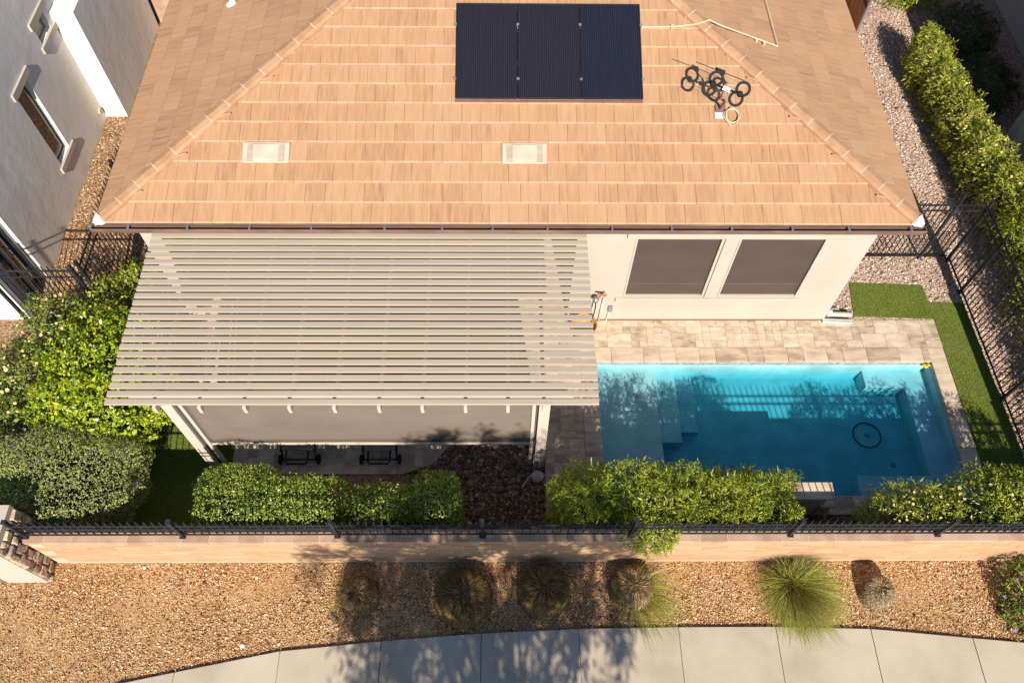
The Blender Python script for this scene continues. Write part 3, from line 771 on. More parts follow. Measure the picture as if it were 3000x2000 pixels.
# gutter
GY, GZ = 7.985, 3.285
gm = MB()
prof = [(YE + .02, GZ), (YE + .02, GZ - .13), (GY + .035, GZ - .13), (GY + .012, GZ - .07), (GY, GZ - .03), (GY, GZ), (GY + .014, GZ), (GY + .014, GZ - .028), (GY + .028, GZ - .068), (GY + .045, GZ - .118), (YE + .012, GZ - .118), (YE + .012, GZ)]
n = len(prof); gx0, gx1 = XEL - .06, XER + .06
gm.add([(gx0, y, z) for y, z in prof] + [(gx1, y, z) for y, z in prof], [(i, (i + 1) % n, n + (i + 1) % n, n + i) for i in range(n)])
for x in (gx0, gx1): gm.box(x - .004, x + .004, GY, YE + .02, GZ - .13, GZ)
gut = gm.build('gutter', M['gutter'], house)
hx = [(X * 3000 / 2352 - 1500) / 178.5 + .155 for X in (248, 330, 460, 597, 733, 895, 1022, 1134, 1256, 1400, 1533, 1667, 1803, 1930, 2070)]
for x in hx:
    MB().box(x - .016, x + .016, GY - .004, YE + .03, GZ - .006, GZ + .010).build('gutter_hanger', M['hanger'], gut)

# things on the roof -------------------------------------------------
def rf(u, y, h=0.0):
    """point above the front slope: plan x, plan y, height along the normal"""
    s = (y - YE) / cosr; return to_front((u, s, h))
NF = Vector((0, -math.sin(ang), math.cos(ang))); UF = Vector((0, math.cos(ang), math.sin(ang))); XF = Vector((1, 0, 0))
px = [-.765, .265, 1.30, 2.315]
plab = ['black solar panel farthest from the rooftop antenna', 'black middle solar panel of the row of three', 'blue tinted solar panel beside the rooftop antenna']
for k in range(3):
    c = rf((px[k] + px[k + 1]) / 2, 10.915, .135); hw = (px[k + 1] - px[k]) / 2 - .006; hl = .865
    if k == 2: c = c + UF * .0
    t = thing('solar_panel', plab[k], 'solar panel', tuple(c - NF * .06), 'solar panels on the roof')
    MB().obox(c - NF * .008, XF * (hw - .012), UF * (hl - .012), NF * .012).build('cell_sheet', M['pv2'] if k == 2 else M['pv1'], t)
    fr = MB()
    for sx in (-1, 1): fr.obox(c + XF * sx * (hw - .008) - NF * .012, XF * .008, UF * hl, NF * .02)
    for sy in (-1, 1): fr.obox(c + UF * sy * (hl - .008) - NF * .012, XF * (hw - .016), UF * .008, NF * .02)
    fr.build('frame', M['pvframe'], t, bevel=.003)
    rl = MB()
    for sy in (-.55, .5): rl.obox(c + UF * sy * hl - NF * .06, XF * (hw + .004), UF * .02, NF * .026)
    rl.build('rail', M['grey'], t)
    for sy in (-.6, .55):
        for sx in ((-1, 1) if k == 0 else (1,)):
            MB().obox(c + UF * sy * hl + XF * sx * (hw + .008) - NF * .004, XF * .02, UF * .018, NF * .016).build('clamp', M['clamp'], t)
    sk = MB(); sk.obox(c - UF * (hl + .03) - NF * .07, XF * (hw + .005), UF * .004, NF * .055); sk.build('critter_guard', M['mount'], t)
for k, (xa, xb) in enumerate(((-4.16, -3.41), (.005, .73))):
    c = rf((xa + xb) / 2, 9.215, .055); hw = (xb - xa) / 2; hl = .175
    t = thing('roof_vent', ['beige louvered roof vent near the hip above the pergola', 'beige louvered roof vent below the solar panels'][k], 'roof vent', tuple(c), 'flat attic vents on the roof')
    b = MB(); b.obox(c + NF * .012, XF * hw, UF * hl, NF * .022); b.obox(c + NF * .04, XF * hw * .55, UF * hl * .8, NF * .012)
    b.build('hood', M['vent'], t, bevel=.012)
    for sx in (-1, 1):
        lv = MB().obox(c + XF * sx * hw * .64 + NF * .0345, XF * .058, UF * hl * .86, NF * .004).build('louver', M['louver'], t)
        sl_ = MB()
        for i in range(15): sl_.obox(c + XF * sx * hw * .64 + NF * .041 + UF * hl * .8 * (i / 7 - 1), XF * .056, UF * .0055, NF * .004)
        sl_.build('slat', M['vent'], lv)
# conduit along the roof
cv = lambda u, y, h: rf(u, y, h)
def rrt(x, y, h=.07):
    s = (XER - x) / cosr; return to_right((y, s, h))
cond = MB()
pth = [cv(2.33, 11.36, .09), cv(2.9, 11.37, .09), cv(3.25, 11.41, .10), rrt(3.42, 11.42, .16), rrt(3.62, 11.44, .12), rrt(4.74, 11.43, .09)]
cond.tube(pth, .014, 8); cond.tube([rrt(4.735, 11.42, .09), rrt(4.75, 11.5, .09), rrt(4.76, 15.5, .09)], .014, 8)
for p in (cv(2.85, 11.37, .07), rrt(4.35, 11.43, .06), rrt(4.5, 11.43, .06)): cond.obox(p, XF * .02, UF * .03, NF * .035)
tag(cond.build('roof_conduit', M['conduit'], smooth=False), 'tan electrical conduit running from solar panels over the hip', 'conduit')
s = (-4.9 - XEL) / cosr; vp = to_left((12.80, s, .03))
vpp = MB().lathe((vp.x, vp.y, vp.z - .05), [(.14, 0), (.13, .04), (.06, .07), (.05, .30), (.038, .30), (.038, .2)], 18).build('vent_pipe', M['white'])
tag(vpp, 'white plumbing vent pipe with flashing on tiled roof', 'vent pipe')
# antenna on a J-mast
ant = thing('roof_antenna', 'black double loop television antenna on bent roof mast', 'antenna', tuple(rf(3.56, 9.94, .05)))
foot = rf(3.57, 9.98, .05)
HA = 1.0
def an(u, y): return Vector((u, y, ZE + SL * (y - YE) + HA))
def ap(px_, py_, extra=0.0):
    """plane one metre above the front slope, plan position measured from the photograph's layout"""
    return px_
acen = Vector((3.424, 9.532, 4.792))
MB().obox(foot + NF * .01, XF * .07, UF * .08, NF * .015).build('base_plate', M['mount'], ant, bevel=.004)
pc = MB(); pc.obox(foot - UF * .12 + NF * .012, XF * .09, UF * .06, NF * .012); pc.build('sealant', M['mortar'], ant, bevel=.01)
MB().tube([foot + NF * .02, foot + Vector((0, -.10, .18)), foot + Vector((-.06, -.30, .42)), acen + Vector((.0, .10, -.28)), acen + Vector((0, .06, .06))], .020, 10).build('mast', M['mount'], ant, smooth=True)
adir = Vector((.93, -.28, -.20)).normalized()          # boom direction in plan
vdir = Vector((.15, .60, .78)); vdir = (vdir - adir * vdir.dot(adir)).normalized()       # loops lean back, tops away from camera
for k in (-1, 1):
    c = acen + adir * .222 * k
    for q in (-1, 1):
        cc = c + (vdir + adir * .25) * .084 * q
        ring = []
        u2 = vdir; w2 = adir
        n2 = 28; rows_ = []
        mbr = MB(); vs_ = []
        nn = u2.cross(w2).normalized()
        for i in range(n2):
            a = 2 * math.pi * i / n2; dirv = u2 * math.cos(a) + w2 * math.sin(a)
            for rr, hh in ((.118, -.006), (.118, .006), (.076, .006), (.076, -.006)): vs_.append(cc + dirv * rr + nn * hh)
        fs_ = [(i * 4 + j, ((i + 1) % n2) * 4 + j, ((i + 1) % n2) * 4 + (j + 1) % 4, i * 4 + (j + 1) % 4) for i in range(n2) for j in range(4)]
        mbr.add(vs_, fs_); mbr.build('loop_element', M['blackpl'], ant)
    MB().ball(c + nn * (.03 if nn.y < 0 else -.03), .05, 14, 8).build('hub', M['blackpl'], ant, smooth=True)
bo = MB(); bo.bar(acen - adir * .25 - nn * .03, acen + adir * .25 - nn * .03, .022); bo.bar(acen - adir * .25 - nn * .055, acen + adir * .25 - nn * .055, .01); bo.build('boom', M['blackpl'], ant)
MB().obox(acen - nn * .03, adir * .06, vdir * .035, nn * .03).build('balun_box', M['grey'], ant, bevel=.008)
rod_c = acen + Vector((-.10, .20, .16))
dp = MB(); dp.tube([rod_c - adir * .40, rod_c + adir * .40], .006, 6); dp.obox(rod_c, adir * .06, Vector((0, .02, .03)), Vector((-.01, .03, -.02)))
dp.tube([rod_c, acen + Vector((0, .05, .05))], .010, 6); dp.build('dipole_rod', M['blackpl'], ant)
msh = MB(); mc = acen + Vector((.02, .10, -.10))
for i in range(11):
    a = mc + adir * (i / 10 - .5) * .78; msh.tube([a - vdir * .17, a + vdir * .17], .0016, 4)
for i in range(7):
    a = mc + vdir * (i / 6 - .5) * .34; msh.tube([a - adir * .39, a + adir * .39], .0016, 4)
msh.build('reflector_mesh', M['mount'], ant)
cb = MB(); gc = random.Random(9)
for k in range(4):
    c = rf(3.76 + gc.uniform(-.02, .02), 9.84 + gc.uniform(-.03, .03), .085 + .012 * k); rx, ry = gc.uniform(.10, .125), gc.uniform(.11, .17)
    cb.tube([c + XF * rx * math.cos(a) + UF * ry * math.sin(a) + NF * .012 * math.sin(2 * a + k) for a in np.linspace(0, 2 * math.pi, 25)[:-1]], .0065, 6, True)
cb.tube([rf(3.66, 9.9, .09), rf(3.69, 10.05, .2), foot + Vector((.02, -.2, .35)), acen + Vector((.03, .06, -.2))], .006, 6)
tag(cb.build('cable_coil', M['cable'], smooth=True), 'coil of cream coaxial cable lying on roof below antenna', 'cable')

# ------------------------------------------------------------------ pergola
PGX0, PGX1, PGZ = -5.575, 1.366, 3.13
perg = thing('pergola', 'tan aluminium slatted pergola attached to the house eave', 'pergola', (-2.1, 6.5, 0))
NS = 24; yA, yB = 8.005, 5.045
rm = MB().box(PGX0, PGX1, -.0435, .0435, -.040, 0).mesh('slat'); rm.materials.append(M['alu'])
gs = random.Random(3)
for i in range(NS):
    y = yA + (yB - yA) * i / (NS - 1)
    o = inst(rm, 'slat', perg, (gs.uniform(-.006, .006) + (.012 if i > 17 else 0) , y, PGZ + gs.uniform(-.001, .001)))
    b = o.modifiers.new('bevel', 'BEVEL'); b.width = .006; b.segments = 2
    sc_ = MB()
for x in (-4.88, -4.25, -3.62, -2.99, -2.36, -1.73, -1.12, -.51, .09, .60):
    MB().box(x - .024, x + .024, 4.965, 8.36, PGZ - .205, PGZ - .044).build('rafter', M['alu2'], perg, bevel=.004)
rx = [-4.88, -4.25, -3.62, -2.99, -2.36, -1.73, -1.12, -.51, .09, .60]
for xa, xb in zip([PGX0 + .30] + rx, rx + [1.05]):
    MB().box(xa + .026, xb - .026, 5.0885, 5.1305, PGZ - .09, PGZ - .014).build('blocking', M['alu2'], perg)
MB().box(PGX0 + .12, .95, 5.36, 5.46, PGZ - .40, PGZ - .21).build('beam', M['alu2'], perg, bevel=.005)
MB().box(PGX0 + .12, 1.2, 8.33, 8.395, PGZ - .27, PGZ - .05).build('ledger', M['alu2'], perg)
for x in (-5.03, .655):
    MB().box(x - .085, x + .085, 5.33, 5.49, -.03, PGZ - .205 if False else PGZ - .405).build('post', M['alu2'], perg, bevel=.006)
sc = thing('roller_shade', 'taupe mesh roller shade lowered between the pergola posts', 'shade', (-2.2, 5.42, 0))
fb = MB(); nx, nz = 60, 10; x0, x1, z0, z1 = -4.83, .505, .86, 2.73
gg = random.Random(2)
for j in range(nz + 1):
    for i in range(nx + 1):
        x = x0 + (x1 - x0) * i / nx; z = z0 + (z1 - z0) * j / nz
        fb.v.append((x, 5.425 + .022 * math.sin(x * 7.1 + 1.6 * z) * math.exp(-((x + 4.5) / .5) ** 2) + .003 * math.sin(x * 2.3 + z), z))
fb.f = [(j * (nx + 1) + i, j * (nx + 1) + i + 1, (j + 1) * (nx + 1) + i + 1, (j + 1) * (nx + 1) + i) for j in range(nz) for i in range(nx)]
fo = fb.build('fabric', M['shade'], sc, smooth=True); md = fo.modifiers.new('solid', 'SOLIDIFY'); md.thickness = .004
MB().box(x0 - .03, x1 + .03, 5.40, 5.45, .81, .862).build('bottom_bar', M['alu2'], sc, bevel=.006)
for x, s_ in ((-4.94, 1), (.57, -1)):
    MB().box(x - .012 + .03 * s_, x + .012 + .03 * s_, 5.39, 5.45, .0, 2.73).build('guide_track', M['darktrack'], sc)
    MB().box(x + .045 * s_ + min(0, .055 * s_), x + .045 * s_ + max(0, .055 * s_), 5.385, 5.455, .0, 2.73).build('guide_rail', M['alu2'], sc)
MB().box(-4.95, .58, 5.385, 5.475, 2.73, 2.80).build('roller_box', M['alu2'], sc)
ob = MB(); ob.box(.60, .70, 5.285, 5.335, .42, .62); ob.tube([(.56, 5.30, .60), (.55, 5.28, .35), (.58, 5.24, .05), (.45, 5.1, .0), (.35, 4.95, -.02)], .010, 6); ob.tube([(.66, 5.30, .43), (.66, 5.30, 0)], .012, 6)
tag(ob.build('outlet_box', M['white'], bevel=.006), 'white weatherproof outlet box with loose cord on pergola post', 'outlet box')
bo_ = MB().ball((.62, 5.13, .05), .115, 14, 8, (1, 1, .7)).build('rock', M['granite'], smooth=True); tag(bo_, 'pale rounded rock at foot of pergola post', 'rock')

def chaise(cx, label):
    t = thing('chaise_lounge', label, 'lounge chair', (cx, 6.2, 0), 'wheeled chaise lounges under the pergola')
    for s_ in (-1, 1):
        MB().tube([(cx + s_ * .29, 5.50, .30), (cx + s_ * .29, 7.2, .32)], .018, 8).build('side_rail', M['blackpl'], t, smooth=True)
        MB().tube([(cx + s_ * .29, 5.58, .30), (cx + s_ * .29, 5.44, .10)], .016, 8).build('leg', M['blackpl'], t)
        MB().tube([(cx + s_ * .29, 7.0, .31), (cx + s_ * .29, 7.1, .0)], .016, 8).build('leg', M['blackpl'], t)
        wv = MB(); c = Vector((cx + s_ * .335, 5.44, .085)); n3 = 18; vv = []
        for i in range(n3):
            a = 2 * math.pi * i / n3
            for dx_, rr in ((-.022, .085), (.022, .085), (.022, .02), (-.022, .02)): vv.append(c + Vector((dx_, rr * math.cos(a), rr * math.sin(a))))
        wv.add(vv, [(i * 4 + j, ((i + 1) % n3) * 4 + j, ((i + 1) % n3) * 4 + (j + 1) % 4, i * 4 + (j + 1) % 4) for i in range(n3) for j in range(4)])
        wv.build('wheel', M['blackpl'], t)
    MB().tube([(cx - .33, 5.44, .085), (cx + .33, 5.44, .085)], .014, 8).build('axle', M['blackpl'], t)
    MB().tube([(cx - .19, 5.52, .30), (cx - .19, 5.33, .26), (cx - .16, 5.29, .25), (cx + .16, 5.29, .25), (cx + .19, 5.33, .26), (cx + .19, 5.52, .30)], .016, 8).build('pull_handle', M['blackpl'], t, smooth=True)
    MB().box(cx - .27, cx + .27, 5.52, 7.15, .31, .335).build('sling_seat', M['sling'], t)
    bk = MB(); bk.obox((cx, 7.5, .62), (.27, 0, 0), (0, .28, .33), (0, -.01, .009)); bk.build('sling_back', M['sling'], t)
    return t
chaise(-3.55, 'wheeled black chaise lounge nearest the planter bush under pergola'); chaise(-2.13, 'wheeled black chaise lounge nearer the mulch bed under pergola')
sd = thing('side_table', 'small tan stool under the pergola beside the chaises', 'table', (-4.2, 6.6, 0))
MB().box(-4.38, -4.05, 6.2, 7.4, .40, .44).build('table_top', M['alu2'], sd, bevel=.005)
for x in (-4.36, -4.10):
    for y in (6.24, 7.33): MB().box(x, x + .035, y, y + .035, -.002, .40).build('leg', M['alu2'], sd)

# things at the house wall -------------------------------------------
fa = thing('hose_bib', 'wall faucet with grey timer, orange lever and white pipe', 'faucet', (1.92, 8.36, 0))
MB().tube([(1.90, 8.385, .0), (1.915, 8.385, .5), (1.925, 8.385, .95), (1.90, 8.36, 1.0), (1.86, 8.30, 1.0)], .024, 10).build('pipe', M['white'], fa, smooth=True)
MB().tube([(1.93, 8.30, .99), (1.80, 8.28, .99)], .014, 8).build('spigot', M['grey'], fa, smooth=True)
MB().lathe((1.75, 8.25, .90), [(.001, 0), (.055, .01), (.062, .05), (.05, .09), (.001, .10)], 18).build('timer', M['grey'], fa, smooth=True)
ol = MB(); ol.obox((1.83, 8.25, 1.09), (.075, 0, -.012), (0, .02, 0), (.0, 0, .012)); ol.obox((1.91, 8.25, 1.095), (.025, 0, .014), (0, .018, 0), (0, 0, .011)); ol.obox((1.82, 8.26, 1.04), (.012, 0, 0), (0, .012, 0), (0, 0, .045))
ol.build('lever', M['orange'], fa, bevel=.005)
MB().tube([(1.75, 8.24, .90), (1.76, 8.22, .75), (1.75, 8.20, .55), (1.72, 8.16, .33)], .012, 8).build('hose', M['blackpl'], fa, smooth=True)
bk = MB().lathe((1.57, 8.06, 0), [(.16, 0), (.20, .05), (.25, .38), (.255, .40), (.235, .40), (.23, .36), (.16, .06), (.001, .05)], 24).build('woven_basket', M['basket'], smooth=True)
tag(bk, 'golden woven basket planter under the wall faucet', 'basket')
el = thing('electric_outlet', 'grey outdoor outlet cover with white conduit on stucco wall', 'outlet', (2.08, 8.38, 0))
MB().box(2.04, 2.125, 8.345, 8.41, .37, .53).build('cover', M['grey'], el, bevel=.012)
MB().tube([(2.07, 8.385, .37), (2.05, 8.385, .0)], .014, 8).build('conduit', M['white'], el)
ds = thing('downspout_extension', 'cream downspout extension lying at the house corner', 'downspout', (6.6, 8.45, 0))
MB().obox((6.60, 8.36, .035), (.29, -.015, 0), (0, .045, 0), (0, 0, .032)).build('splash_trough', M['pvc'], ds, bevel=.008)
MB().tube([(6.39, 8.44, .30), (6.42, 8.47, .12), (6.50, 8.50, .085), (6.90, 8.49, .075)], .055, 10).build('pipe', M['pvc'], ds, smooth=True)
MB().box(6.37, 6.39, 8.55, 8.64, .03, .10).box(6.39, 6.70, 8.60, 8.66, 0, .05).build('drain_piece', M['pvc'], ds)

# ------------------------------------------------------------------ pool items
dk = thing('rubber_duck', 'small yellow rubber duck floating in the pool corner', 'toy duck', (8.16, 7.42, -.11))
MB().ball((8.16, 7.42, -.085), .05, 14, 8, (1, 1, .75)).build('body', M['yellow'], dk, smooth=True)
MB().ball((8.185, 7.41, -.03), .032, 12, 8).build('head', M['yellow'], dk, smooth=True)
MB().obox((8.222, 7.40, -.033), (.014, -.004, 0), (.003, .010, 0), (0, 0, .005)).build('beak', M['orange'], dk)
MB().obox((8.115, 7.43, -.065), (.02, .0, .012), (0, .015, 0), (-.005, 0, .006)).build('tail', M['yellow'], dk)
hp = MB(); cx, cy = 6.99, 6.255
hp.tube([(cx + .262 * math.cos(a), cy + .255 * math.sin(a), ZF + .018) for a in np.linspace(0, 2 * math.pi, 41)[:-1]], .0105, 8, True)
tag(hp.build('dive_ring', M['blackpl'], smooth=True), 'black hoop lying on the pool floor', 'hoop')
for k, (x, y, z) in enumerate(((7.0, 6.26, ZF), (2.55, 6.9, ZS), (3.1, 7.0, -.42), (7.35, 5.65, ZF))):
    tag(MB().lathe((x, y, z), [(.001, .014), (.05, .012), (.06, 0)], 18).build('pool_drain', M['waterline']),
        ['round floor drain inside the black hoop', 'round fitting on the shallow pool shelf', 'round fitting on the first pool step', 'round floor drain in the deep end near the bench'][k], 'drain', 'round fittings on the pool floor')
rw = thing('raised_pool_wall', 'raised travertine capped spillway wall at pool edge behind hedge', 'pool wall', (4.0, 4.6, 0))
MB().box(2.2, 5.36, 4.47, 4.68, -.6, .82).build('wall_body', M['coping'], rw)
x = 2.16
while x < 5.4:
    L = min(.46, 5.42 - x)
    MB().box(x + .002, x + L - .002, 4.41, 4.70, .82, .88).build('cap_stone', M['coping'], rw, bevel=.006); x += L
MB().box(5.30, 5.56, 4.42, 4.56, .42, .47).box(5.32, 5.52, 4.44, 4.56, -.03, .42).build('end_step', M['coping'], rw)

# ------------------------------------------------------------------ block wall and fences
bw = thing('block_wall', 'tan concrete block garden wall with capstones under iron fence', 'wall', (1, 3.62, OUT))
WX0, WX1 = -7.08, 10.2
MB().box(WX0, WX1, 3.5590, 3.70, -.03, 1.42).box(WX0, WX1, 3.5405, 3.7325, 1.421, 1.4985).build('mortar_core', M['mort'], bw)
bm = MB().box(-.1975, .1975, -.0, .022, -.0950, .0950).mesh('block'); bm.materials.append(M['block'])
row = 0; z = 1.42 - .2 * 6
while z < 1.40:
    x = WX0 + (.2032 if row % 2 else 0)
    h = .2
    while x < WX1 - .1:
        if z + .1 > OUT: inst(bm, 'block', bw, (x + .2032, 3.556 + random.uniform(-.0015, .0015), z + .1))
        x += .4064
    z += .2; row += 1
cm = MB().box(-.197, .197, 3.538 - 3.64, 3.735 - 3.64, 0, .082).mesh('cap_block'); cm.materials.append(M['cap'])
x = WX0 - .1 + .2032
while x < WX1:
    inst(cm, 'cap_block', bw, (x, 3.64, 1.42 + random.uniform(-.001, .001))); x += .4064
CAPZ = 1.502
def fence(name, label, p, q, z0, posts, rails, top, sp=.1125, post_top=.62, group=None, post_w=.05):
    """iron picket fence between plan points p and q standing at height z0"""
    p, q = Vector((*p, 0)), Vector((*q, 0)); d = (q - p); L = d.length; d.normalize(); nrm = Vector((-d.y, d.x, 0))
    t = thing(name, label, 'fence', tuple((p + q) / 2 + Vector((0, 0, z0))), group)
    for h, hw in rails:
        MB().obox((p + q) / 2 + Vector((0, 0, z0 + h)), d * L / 2, nrm * .011, Vector((0, 0, hw / 2))).build('rail', M['iron'], t)
    me = MB().box(-.008, .008, -.008, .008, 0, top - rails[-1][0] + .0 if False else top - .05).mesh('picket'); me.materials.append(M['iron'])
    rz = math.atan2(d.y, d.x)
    s = sp / 2
    while s < L:
        if all(abs(s - a) > post_w * .8 for a in posts):
            o = inst(me, 'picket', t, tuple(p + d * s + Vector((0, 0, z0 + .05))), (0, 0, rz))
        s += sp
    for a in posts:
        c = p + d * a
        mbp = MB(); mbp.obox(c + Vector((0, 0, z0 + post_top / 2)), d * post_w / 2, nrm * post_w / 2, Vector((0, 0, post_top / 2)))
        mbp.obox(c + Vector((0, 0, z0 + post_top + .006)), d * (post_w / 2 + .006), nrm * (post_w / 2 + .006), Vector((0, 0, .006)))
        mbp.obox(c + Vector((0, 0, z0 + .004)), d * (post_w / 2 + .02), nrm * (post_w / 2 + .02), Vector((0, 0, .006)))
        mbp.build('post', M['iron'], t)
    return t
FX0 = -7.06
fence('iron_fence', 'black iron picket fence along the top of the block wall', (FX0, 3.64), (10.1, 3.64), CAPZ,
      [0.02, 2.33, 4.62, 6.78, 9.0, 11.39, 13.61, 15.9], [(.055, .022), (.31, .024), (.44, .026)], .61, .1125, .64, None, .055)
fence('iron_fence', 'black iron picket fence beside the turf strip', (9.245, 9.92), (9.42, 3.72), .0,
      [.03, .84, 3.26, 5.7], [(.09, .03), (1.46, .03), (1.64, .035)], 1.76, .108, 1.82)
fence('iron_fence', 'black iron gate fence joining house wall and side fence', (6.36, 9.94), (9.22, 9.94), .0,
      [.04, 1.1, 2.31], [(.08, .03), (1.50, .03), (1.66, .035)], 1.78, .108, 1.95)
gp = MB()
for i in range(9): gp.box(8.74 + i * .045, 8.746 + i * .045, 9.91, 9.918, .06, .9)
for i in range(14): gp.box(8.71, 9.14, 9.918, 9.923, .1 + i * .06, .105 + i * .06)
tag(gp.build('mesh_panel', M['iron']), 'black wire mesh panel fixed beside the gate post', 'mesh panel')
fence('iron_fence', 'short black iron fence between grey house and flowering bush', (-9.14, 8.26), (-7.45, 8.26), .0,
      [.05, 1.64], [(.10, .03), (1.62, .03), (1.80, .035)], 1.93, .108, 1.95)
fence('iron_fence', 'black iron fence running back under the tile eave', (-7.42, 8.32), (-7.42, 11.2), .0,
      [.03, 2.4], [(.10, .03), (1.62, .03), (1.80, .035)], 1.93, .108, 1.95)
# stone monument pillar at the wall's end
pil = thing('stone_pillar', 'stone faced wall end pillar with pale stucco front', 'pillar', (-7.46, 3.6, OUT))
MB().box(-7.78, -7.14, 3.25, 3.95, OUT - .05, 1.98).build('core', M['stucco'], pil)
gst = random.Random(31)
z = OUT - .03
while z < 1.84:
    y = 3.25; h = gst.uniform(.10, .19)
    while y < 3.93:
        wd = gst.uniform(.10, .22); wd = min(wd, 3.95 - y)
        if wd > .05:
            dpt = gst.uniform(.035, .085); m_ = MB(); j = lambda: gst.uniform(-.016, .016)
            x0 = -7.145
            vv = [(x0, y + .008, z + .008), (x0, y + wd - .008, z + .008), (x0, y + wd - .008, z + h - .008), (x0, y + .008, z + h - .008)]
            ff = [(x0 + dpt + j(), y + .022 + j(), z + .022 + j()), (x0 + dpt + j(), y + wd - .022 + j(), z + .022 + j()), (x0 + dpt + j(), y + wd - .022 + j(), z + h - .02 + j()), (x0 + dpt + j(), y + .022 + j(), z + h - .02 + j())]
            m_.add(vv + ff, [(4, 5, 6, 7), (0, 1, 5, 4), (1, 2, 6, 5), (2, 3, 7, 6), (3, 0, 4, 7)])
            m_.build('stone', M['stone'], pil, bevel=.010)
        y += wd
    z += h

# ------------------------------------------------------------------ neighbour houses
nb = thing('neighbour_house', 'grey stucco house with white sunlit return wall and deep sills', 'house', (-11, 12, 0))
nw = MB()
nw.box(-14, -9.15, 9.46, 11.70, -.03, 5.6); nw.box(-14, -9.15, 12.25, 13.27, -.03, 5.6); nw.box(-14, -9.15, 13.82, 22, -.03, 5.6)
nw.box(-14, -9.15, 11.70, 12.25, -.03, .80); nw.box(-14, -9.15, 11.70, 12.25, 2.58, 5.6)
nw.box(-14, -9.15, 13.27, 13.82, -.03, 2.54); nw.box(-14, -9.15, 13.27, 13.82, 2.92, 5.6)
nw.box(-14, -9.15, 8.42, 9.46, 2.3, 5.6); nw.box(-14, -9.15, 8.42, 8.76, -.03, 2.3); nw.box(-14, -9.45, 8.76, 9.46, -.03, 2.3)
nw.box(-9.15, -8.66, 14.0, 17.2, -.03, 2.74)
nw.build('wall', M['nstucco'], nb)
for (ya, yb, za, zb, g_) in ((11.70, 12.25, .80, 2.58, 'glass'), (13.27, 13.82, 2.54, 2.92, 'glassol')):
    wn_ = MB().box(-9.26, -9.24, ya, yb, za, zb).build('window', M[g_], nb)
    f = MB(); f.box(-9.24, -9.21, ya, ya + .03, za, zb); f.box(-9.24, -9.21, yb - .03, yb, za, zb); f.box(-9.24, -9.21, ya + .03, yb - .03, za, za + .03); f.build('frame', M['white'], wn_)
    MB().box(-9.15, -9.105, ya - .12, yb + .18, za - .14, za - .0).build('sill', M['trim'], wn_, bevel=.008)
    MB().box(-9.15, -9.105, ya - .12, yb + .18, zb + .0, zb + .16).build('lintel', M['trim'], wn_, bevel=.008)
sd_ = MB().box(-9.35, -9.33, 8.78, 9.45, .0, 2.28).build('sliding_door', M['glass'], nb)
f = MB(); f.box(-9.33, -9.24, 8.78, 8.84, 0, 2.28); f.box(-9.33, -9.27, 9.08, 9.12, 0, 2.28); f.box(-9.33, -9.24, 9.41, 9.455, 0, 2.28); f.build('frame', M['white'], sd_)
MB().lathe((-9.15, 13.85, .28), [(.07, 0)], 3) if False else None
MB().tube([(-9.15, 13.85, .28), (-9.11, 13.85, .28)], .075, 18).build('vent_cover', M['trim'], nb)
bwk = MB().box(-8.60, -8.05, 17.25, 17.45, -.03, 1.7); tag(bwk.build('yard_wall', M['cap']), 'brown shaded wall closing the narrow side passage', 'wall')
n2 = thing('neighbour_house', 'neighbouring house with pale patio column past the side hedge', 'house', (14, 9, 0))
MB().box(11.35, 11.62, 12.85, 13.15, -.03, 3.0).build('column', M['stucco'], n2, bevel=.01)
MB().box(13.0, 22, 4.5, 20, -.03, 3.2).build('wall', M['stucco'], n2)
rr_ = MB(); rr_.add([(10.95, 5.2, 3.0), (22, 5.2, 3.0), (22, 20, 3.0), (10.95, 20, 3.0), (16.5, 10.0, 5.4), (16.5, 15, 5.4)], [(0, 1, 4), (1, 2, 5, 4), (2, 3, 5), (3, 0, 4, 5), (0, 3, 2, 1)])
rr_.build('roof', M['hip'], n2)
tag(MB().box(11.0, 13.0, 10.5, 13.6, -.03, .02).build('neighbour_patio', M['concrete']), kind='structure')
wg = thing('wood_gate', 'orange slatted wood gate in grey frame in the side yard', 'gate', (9.0, 17.6, 0))
for i in range(9):
    MB().box(8.985, 9.005, 17.06 + i * .145, 17.06 + i * .145 + .138, .06, 1.8).build('board', M['wood'], wg)
fm = MB(); fm.box(8.97, 9.02, 17.0, 17.05, 0, 1.9); fm.box(8.97, 9.02, 18.38, 18.43, 0, 1.9); fm.build('frame', M['grey'], wg)
MB().box(8.965, 8.984, 17.05, 18.38, .72, .77).build('rail', M['iron'], wg)
fl = thing('path_light', 'small black spotlight on gravel by the tile eave', 'light', (-8.25, 12.0, 0))
MB().tube([(-8.25, 12.0, -.03), (-8.25, 12.0, .25)], .012, 8).build('stake', M['blackpl'], fl)
MB().tube([(-8.30, 12.06, .25), (-8.21, 11.93, .33)], .05, 12).build('lamp_head', M['blackpl'], fl)

